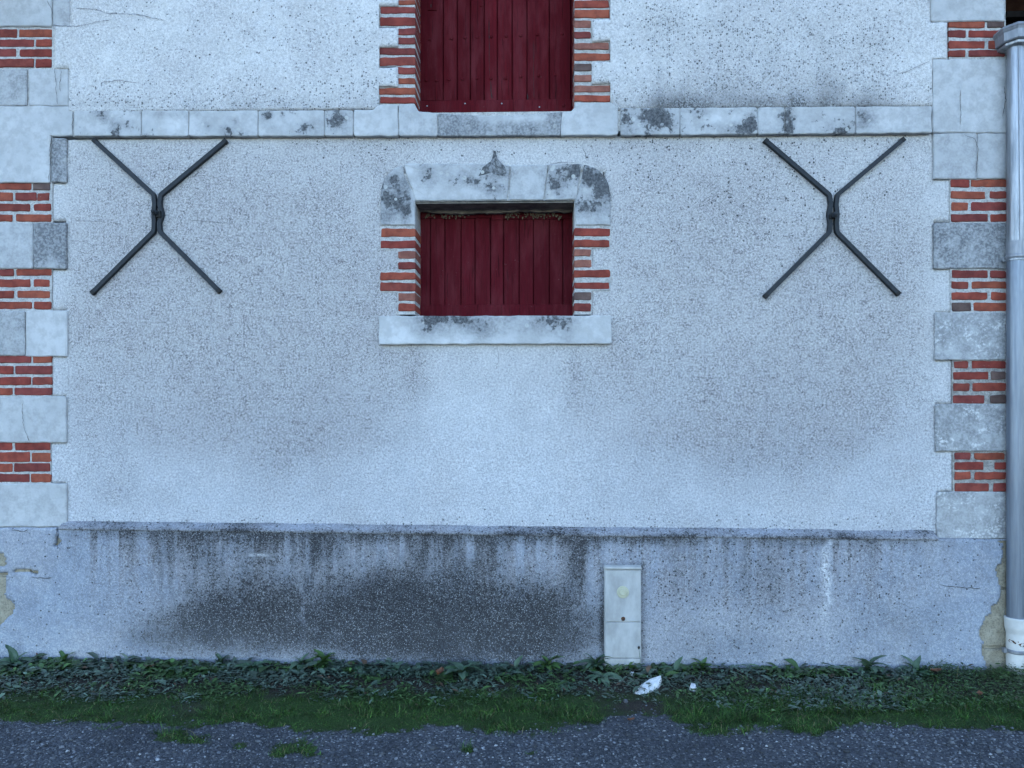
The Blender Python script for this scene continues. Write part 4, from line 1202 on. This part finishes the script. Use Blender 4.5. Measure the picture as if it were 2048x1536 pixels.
# gravel pebbles
ph = (1 + 5 ** .5) / 2
ICO = np.array([(-1, ph, 0), (1, ph, 0), (-1, -ph, 0), (1, -ph, 0), (0, -1, ph), (0, 1, ph), (0, -1, -ph), (0, 1, -ph), (ph, 0, -1), (ph, 0, 1), (-ph, 0, -1), (-ph, 0, 1)], float)
ICO /= np.linalg.norm(ICO[0])
ICF = np.array([(0, 11, 5), (0, 5, 1), (0, 1, 7), (0, 7, 10), (0, 10, 11), (1, 5, 9), (5, 11, 4), (11, 10, 2), (10, 7, 6), (7, 1, 8), (3, 9, 4), (3, 4, 2), (3, 2, 6), (3, 6, 8), (3, 8, 9), (4, 9, 5), (2, 4, 11), (6, 2, 10), (8, 6, 7), (9, 8, 1)])
def pebbles(name, x, y, size, tint, label):
    n = len(x)
    V = ICO[None] * rng.uniform(.65, 1.25, (n, 12, 1))
    a = rng.uniform(0, 6.28, n)
    sx, sy, sz = size, size * rng.uniform(.6, 1, n), size * rng.uniform(.45, .8, n)
    V = V * np.stack([sx, sy, sz], 1)[:, None]
    c, s = np.cos(a)[:, None], np.sin(a)[:, None]
    X = V[..., 0] * c - V[..., 1] * s + x[:, None]
    Y = V[..., 0] * s + V[..., 1] * c + y[:, None]
    Z = V[..., 2] + (gz(x, y) + sz * .25)[:, None]
    Fc = (ICF[None] + (np.arange(n) * 12)[:, None, None]).reshape(-1, 3)
    o = mesh(name, np.stack([X, Y, Z], -1).reshape(-1, 3), Fc, 'pebbles', at=(0, 0, 0))
    vcol(o, np.repeat(tint, 12, 0))
    return tag(o, label, 'gravel', kind='stuff')
N = 46000
x, y = scatter(N, -4.3, 4.3, -2.4, -.60)
gv, ms, bare = ground_masks(x, y)
kp = rng.random(N) < np.clip(gv, 0, 1) * .95 + bare * .12
x, y = x[kp], y[kp]
n = len(x)
b = rng.lognormal(0, .38, n)[:, None] * np.array([.102, .106, .115])
wht = rng.random(n) < .035
b[wht] = np.array([.36, .36, .36]) * rng.uniform(.6, 1.3, (wht.sum(), 1))
b *= (1 - .35 * sm(.45, .7, fbm(x * 2.2, y * 3.0, 201)))[:, None]
sz = np.clip(rng.lognormal(math.log(.0050), .42, n), .0028, .018)
pebbles('gravel', x, y, sz, np.clip(b, .012, .6), 'dark grey gravel covering the yard in front of the grass')

# grass and moss blades
def blades(name, x, y, h, w, tint, lean, label, cat):
    n = len(x)
    a = rng.uniform(0, 6.28, n)
    d = np.stack([np.cos(a), np.sin(a)], 1)
    ln = lean * h
    la = rng.uniform(0, 6.28, n)
    l2 = np.stack([np.cos(la), np.sin(la)], 1) * ln[:, None]
    z0 = gz(x, y) - .003
    P = np.zeros((n, 5, 3))
    for j, (tt, ww) in enumerate(((0, -1), (0, 1), (.55, -.8), (.55, .8), (1, 0))):
        P[:, j, 0] = x + d[:, 0] * w * ww * .5 + l2[:, 0] * tt ** 1.6
        P[:, j, 1] = y + d[:, 1] * w * ww * .5 + l2[:, 1] * tt ** 1.6
        P[:, j, 2] = z0 + h * (tt - .25 * tt * tt * np.clip(lean, 0, 1.5))
    Fc = np.array([(0, 1, 3), (0, 3, 2), (2, 3, 4)])
    Fc = (Fc[None] + (np.arange(n) * 5)[:, None, None]).reshape(-1, 3)
    o = mesh(name, P.reshape(-1, 3), Fc, 'grass_blades', at=(0, 0, 0))
    vcol(o, np.repeat(tint, 5, 0))
    return tag(o, label, cat, kind='stuff')
N = 300000
x, y = scatter(N, -4.2, 4.2, -1.35, -.10)
gv, ms, bare = ground_masks(x, y)
patch = fbm(x * 4, y * 5, 211)
kp = rng.random(N) < (ms * (.35 + .8 * sm(.3, .6, patch)) + .05 * (1 - gv)) * (1 - .5 * np.clip(bare, 0, 1))
x, y, patch = x[kp], y[kp], patch[kp]
n = len(x)
px_, py_ = PX(x, y, np.zeros(n))
h = rng.lognormal(math.log(.0125), .5, n) * (.6 + 1.3 * sm(.42, .68, fbm(x * 9, y * 11, 213))) * (1 + .5 * sm(1300, 1500, px_))
hue = fbm(x * 2.5, y * 4, 212)[:, None]
tint = np.array([.026, .074, .014]) * (1 - hue) + np.array([.048, .100, .014]) * hue
tint = np.where((rng.random(n) < .10)[:, None], np.array([.12, .105, .05]), tint)
tint = tint * rng.lognormal(0, .42, (n, 1)) * (1.25 - .7 * sm(.35, .65, fbm(x * 16, y * 18, 214))[:, None])
blades('grass', x, y, h, rng.uniform(.0014, .0034, n), tint, rng.uniform(.3, 1.6, n), 'short mossy green grass strip between weeds and gravel', 'grass')

# ground cover: small lance leaves lying over each other
def leaves(name, x, y, L, wd, tilt, tint, z0, label, cat, az=None):
    n = len(x)
    a = rng.uniform(0, 6.28, n) if az is None else az
    d = np.stack([np.cos(a), np.sin(a)], 1)
    e = np.stack([-d[:, 1], d[:, 0]], 1)
    prof = ((0, .18, 0), (.3, .85, .0), (.62, .95, 0), (1, .04, 0))
    V = np.zeros((n, 12, 3))
    roll = rng.uniform(-.5, .5, n)
    for j, (tt, ww, _) in enumerate(prof):
        rad = L * tt
        hgt = L * (np.sin(tilt) * tt - .55 * tt * tt * np.sin(np.maximum(tilt, .12)))
        fx, fy = x + d[:, 0] * rad * np.cos(tilt), y + d[:, 1] * rad * np.cos(tilt)
        for q, s in enumerate((-1, 0, 1)):
            V[:, j * 3 + q, 0] = fx + e[:, 0] * wd * ww * s * .5
            V[:, j * 3 + q, 1] = fy + e[:, 1] * wd * ww * s * .5
            V[:, j * 3 + q, 2] = z0 + hgt + (abs(s) * .22 + s * roll * .5) * wd * ww * .5
    base_ = []
    for j in range(3):
        for q in range(2):
            base_.append((j * 3 + q, j * 3 + q + 1, j * 3 + q + 4, j * 3 + q + 3))
    Fc = (np.array(base_)[None] + (np.arange(n) * 12)[:, None, None]).reshape(-1, 4)
    V[..., 2] = np.maximum(V[..., 2], gz(V[..., 0], V[..., 1]) + .001)
    V[..., 1] = np.minimum(V[..., 1], -.062)
    o = mesh(name, V.reshape(-1, 3), Fc, 'ground_leaves', at=(0, 0, 0), smooth=True)
    vcol(o, np.repeat(tint, 12, 0))
    return tag(o, label, cat, kind='stuff')
N = 36000
x, y = scatter(N, -4.2, 4.2, -.72, -.07)
px_, py_ = PX(x, y, np.zeros(N))
patch = fbm(x * 3.2, y * 5, 221)
lim = 1390 + (fbm(x * 5, x * 0 + 3, 222) - .5) * 60 + 30 * sm(1380, 1500, px_)
dens = sm(26, -20, py_ - lim) * (.35 + .75 * sm(.32, .58, patch)) * (1 - .6 * blob(px_, py_, 1300, 1395, 80, 20))
kp = rng.random(N) < dens
x, y, px_, py_ = x[kp], y[kp], px_[kp], py_[kp]
n = len(x)
near = sm(1368, 1328, py_)
lush = sm(1790, 1900, px_)
L = rng.lognormal(math.log(.024), .42, n) * (1 + .9 * near) * (1 - .35 * lush)
hue = fbm(x * 3, y * 3, 223)[:, None]
tint = np.array([.050, .084, .052]) * (1 - hue) + np.array([.090, .122, .088]) * hue
tint = np.where((fbm(x * 5, y * 6, 224) > .56)[:, None], np.array([.046, .092, .024]), tint)
tint = np.where((lush > rng.random(n) * .9)[:, None], np.array([.042, .092, .022]), tint)
tint = np.where((rng.random(n) < .025)[:, None], np.array([.10, .06, .035]), tint)
tint = tint * rng.lognormal(0, .38, (n, 1))
leaves('ground_cover', x, y, L, L * rng.uniform(.26, .46, n), rng.uniform(.05, .75, n), tint, gz(x, y) + rng.uniform(0, .022, n) + lush * rng.uniform(0, .03, n),
       'low bluish green leafy weeds carpeting the foot of the wall', 'ground cover')
# lush feathery weeds by the downpipe
N = 5200
x = rng.normal(W(1955, 1320)[0], .42, N)
y = -.075 - np.abs(rng.normal(0, .14, N))
kp = (x > W(1700, 1320)[0]) & (x < 4.1)
x, y = x[kp], y[kp]
n = len(x)
bump_ = fbm(x * 5, y * 5 + 2, 231)
zz = rng.random(n) ** 1.2 * (.015 + .10 * sm(.35, .65, bump_)) * np.exp(-((x - W(1960, 1320)[0]) / .42) ** 2)
tint = np.array([.034, .070, .016]) * rng.uniform(.5, 1.5, (n, 1))
leaves('feathery_weeds', x, y, rng.uniform(.010, .024, n), rng.uniform(.005, .009, n), rng.uniform(-.1, .9, n), tint, gz(x, y) + zz,
       'dense bright green feathery weeds around the foot of the downpipe', 'weeds')

# ================================================================== BROAD-LEAVED PLANTS
def leaf_mesh(L, wd, arch, seed):
    r = random.Random(seed)
    V, Fc = [], []
    ns = 7
    for j in range(ns + 1):
        t_ = j / ns
        w_ = wd * (.12 + .95 * math.sin(math.pi * min(1, t_ ** .8 * .97)) ** .9) * (1 if j < ns else .1) * r.uniform(.92, 1.08)
        zc = L * (arch * t_ - arch * 1.6 * t_ * t_)
        sw = r.uniform(-.02, .02) * L
        for s_, up_ in ((-1, .25), (0, 0), (1, .25)):
            V.append((L * t_, w_ * .5 * s_ + sw, zc + w_ * .5 * up_ + r.uniform(-.0015, .0015)))
    for j in range(ns):
        for q in range(2):
            a = j * 3 + q
            Fc.append((a, a + 1, a + 4, a + 3))
    me = bpy.data.meshes.new('leaf')
    me.from_pydata(V, [], Fc)
    me.polygons.foreach_set('use_smooth', np.ones(len(Fc), bool))
    return me
LM = [leaf_mesh(.12, .036, .35, 1), leaf_mesh(.12, .046, .6, 2), leaf_mesh(.12, .032, .85, 3), leaf_mesh(.12, .050, .3, 4), leaf_mesh(.12, .040, .5, 5)]
LMB = [m_.copy() for m_ in LM]
for m_ in LM:
    m_.materials.append(MAT['weed_leaf'])
for m_ in LMB:
    m_.materials.append(MAT['weed_leaf_bright'])
def rosette(px, py, n, size, tilt, label, bright=False, name='broadleaf_weed'):
    gx, gy = G(px, py)
    gy = min(gy, -.085)
    g_ = float(gz(np.array([gx]), np.array([gy]))[0])
    t_ = thing(name, (gx, gy, g_), label, 'weed', 'broad-leaved weeds along the wall')
    a0 = random.uniform(0, 6.28)
    for k in range(n):
        o = bpy.data.objects.new('leaf', random.choice(LMB if bright else LM))
        COL.objects.link(o)
        o.parent = t_
        a = a0 + k * 2.4 + random.uniform(-.3, .3)
        s_ = size / .12 * random.uniform(.65, 1.15)
        tl = tilt * random.uniform(.5, 1.3)
        reach = .12 * s_ * math.cos(tl)
        if math.sin(a) * reach > -gy - .065:        # keep out of the wall: fold upright
            tl = max(tl, R(62))
            a = a if abs(math.sin(a)) < .5 else math.copysign(.6, math.cos(a)) if math.cos(a) > 0 else math.pi - .6
            if math.sin(a) * .12 * s_ * math.cos(tl) > -gy - .06:
                a = -a
        o.scale = (s_, s_ * random.uniform(.8, 1.2), s_)
        o.rotation_euler = (random.uniform(-.3, .3), -tl, a)
        o.location = (0, 0, random.uniform(.0, .008))
    return t_
PL = [(28, 1332, 11, .15, 45, 'tall leafy weed clump at the left edge below the left quoin', 0), (135, 1322, 9, .12, 55, 'bright green upright weed below the left quoin beside the peeled plinth', 1),
      (265, 1345, 7, .09, 20, 'flat small-leaved weed between the left quoin and the first dark stain', 0), (358, 1345, 9, .13, 22, 'flat wide rosette weed below the left anchor', 0), (455, 1318, 8, .11, 68, 'narrow upright weed at the wall just right of the left anchor', 0),
      (505, 1338, 8, .12, 30, 'grey-green rosette left of the first black stain', 0), (600, 1332, 9, .12, 35, 'sprawling weed in front of the first black stain', 0), (655, 1322, 8, .13, 62, 'upright bright weed between the two black stains on the plinth', 1),
      (720, 1345, 8, .10, 30, 'small rosette weed under the left edge of the window above', 0), (800, 1345, 9, .11, 28, 'low rosette weed in front of the widest black stain', 0), (925, 1350, 11, .15, 42, 'large lance-leaved weed in the middle of the frame near the brown leaf', 0),
      (1030, 1340, 9, .12, 32, 'spreading weed right of the widest black stain', 0), (1098, 1328, 12, .13, 58, 'bushy bright weed left of the meter box', 1), (1192, 1335, 9, .16, 50, 'grey-leaved weed against the left side of the meter box', 0),
      (1205, 1358, 8, .14, 15, 'flat blue-grey weed with round leaves before the meter box', 0), (1260, 1340, 7, .08, 60, 'small grassy weed at the foot of the meter box', 1), (1350, 1345, 8, .11, 30, 'dark weed just right of the meter box', 0),
      (1398, 1330, 10, .10, 60, 'spiky bright weed tuft right of the meter box near the small white stone', 1), (1712, 1322, 10, .17, 55, 'tall broad-leaved weed below the right anchor', 0), (1735, 1350, 7, .10, 18, 'flat small rosette before the tall weed below the right anchor', 0),
      (1830, 1345, 8, .11, 30, 'blue-grey weed between the tall weed and the downpipe', 0), (1130, 1372, 8, .10, 15, 'flat rosette among the ground cover left of the white stone', 0)]
for px, py, n, s_, tl, lb, bt2 in PL:
    rosette(px, py, n + random.choice((1, 3, 5)), s_ * random.uniform(.72, 1.0), R(tl * random.uniform(.55, .8)), lb, bool(bt2))
# thin seed stalk in front of the meter box
sx_, sy_ = G(1275, 1332)
sy_ = -.11
V, Fc = tube_vf([(sx_, sy_, 0), (sx_ + .008, sy_, .06), (sx_ - .002, sy_ - .004, .135)], [.0016, .0014, .001], 6)
st = thing('seed_stalk', (sx_, sy_, 0), 'thin seed stalk standing before the right edge of the meter box', 'weed')
mesh('stem', V, Fc, 'weed_leaf', st)
V, Fc = tube_vf([(sx_ - .002, sy_ - .004, .130), (sx_ - .002, sy_ - .004, .138), (sx_ - .002, sy_ - .004, .146), (sx_ - .002, sy_ - .004, .151)], [.002, .008, .007, .001], 8)
mesh('seed_head', V, Fc, 'grime', st)

# ================================================================== STONES AND FALLEN LEAVES
def chunk(name, poly, py_mid, hgt, mat, label, cat, tilt=0.0):
    P = [G(a, b_) for a, b_ in poly]
    P = np.array(P)
    c = P.mean(0)
    n = len(P)
    zg = float(gz(np.array([c[0]]), np.array([c[1]]))[0]) + .004
    V = []
    for k, (s_, zz_) in enumerate(((.96, -.01), (1.0, hgt * .45), (.90, hgt * .85), (.55, hgt))):
        for i in range(n):
            q = c + (P[i] - c) * s_ * (1 + random.uniform(-.05, .05))
            V.append((q[0], q[1], zg + zz_ + random.uniform(-.1, .1) * hgt + tilt * (q[1] - c[1])))
    V.append((c[0], c[1], zg + hgt * 1.02))
    Fc = [list(range(n))[::-1]]
    for k in range(3):
        for i in range(n):
            j = (i + 1) % n
            Fc.append([k * n + i, k * n + j, (k + 1) * n + j, (k + 1) * n + i])
    Fc += [[3 * n + i, 3 * n + (i + 1) % n, 4 * n] for i in range(n)]
    return tag(mesh(name, V, Fc, mat, at=(c[0], c[1], zg)), label, cat)
chunk('white_stone', [(1267, 1383), (1280, 1376), (1300, 1366), (1322, 1361), (1324, 1366), (1318, 1374), (1300, 1384), (1280, 1389), (1270, 1388)], 1375, .022, 'chalk_stone',
      'long flat white stone lying among the weeds', 'stone', .15)
chunk('white_stone', [(1379, 1378), (1382, 1370), (1390, 1372), (1395, 1379), (1388, 1382)], 1376, .02, 'chalk_stone', 'small white stone chip right of the long white stone', 'stone')
chunk('white_stone', [(1259, 1349), (1263, 1345), (1268, 1347), (1264, 1351)], 1348, .012, 'chalk_stone', 'tiny white chip at the foot of the meter box', 'stone')
def fallen(px, py, L, a, curl, label, z_=.018):
    gx, gy = G(px, py)
    V, Fc = [], []
    for j in range(6):
        t_ = j / 5
        w_ = L * .62 * math.sin(math.pi * (t_ * .94 + .03)) ** .8
        for s_ in (-1, 0, 1):
            u, v = L * (t_ - .5), w_ * .5 * s_ + random.uniform(-.04, .04) * L
            V.append((gx + u * math.cos(a) - v * math.sin(a), gy + u * math.sin(a) + v * math.cos(a),
                      z_ + curl * L * (abs(s_) * .5 + (t_ - .5) ** 2 * 1.4) + random.uniform(0, .003) + float(gz(np.array([gx]), np.array([gy]))[0])))
    for j in range(5):
        for q in range(2):
            b_ = j * 3 + q
            Fc.append((b_, b_ + 1, b_ + 4, b_ + 3))
    return tag(mesh('fallen_leaf', V, Fc, 'dead_leaf', smooth=True), label, 'fallen leaf', 'dead brown leaves')
fallen(879, 1362, .075, 1.2, .5, 'curled rust-brown leaf in the weeds left of the middle', .04)
fallen(1262, 1444, .04, .3, .4, 'small reddish leaf on the gravel below the long white stone', .006)
fallen(1642, 1322, .06, 2.2, .6, 'brown curled leaf at the wall left of the tall weed', .04)
fallen(1775, 1336, .065, .2, .5, 'brown leaf at the wall right of the tall weed', .03)
fallen(1872, 1356, .07, .1, .3, 'pale brown leaf in the weeds near the downpipe', .04)
fallen(80, 1322, .05, .1, .5, 'reddish leaf between the two weeds at the left', .04)
fallen(1960, 1400, .05, 1.0, .4, 'dark brown leaf in the grass below the downpipe', .03)
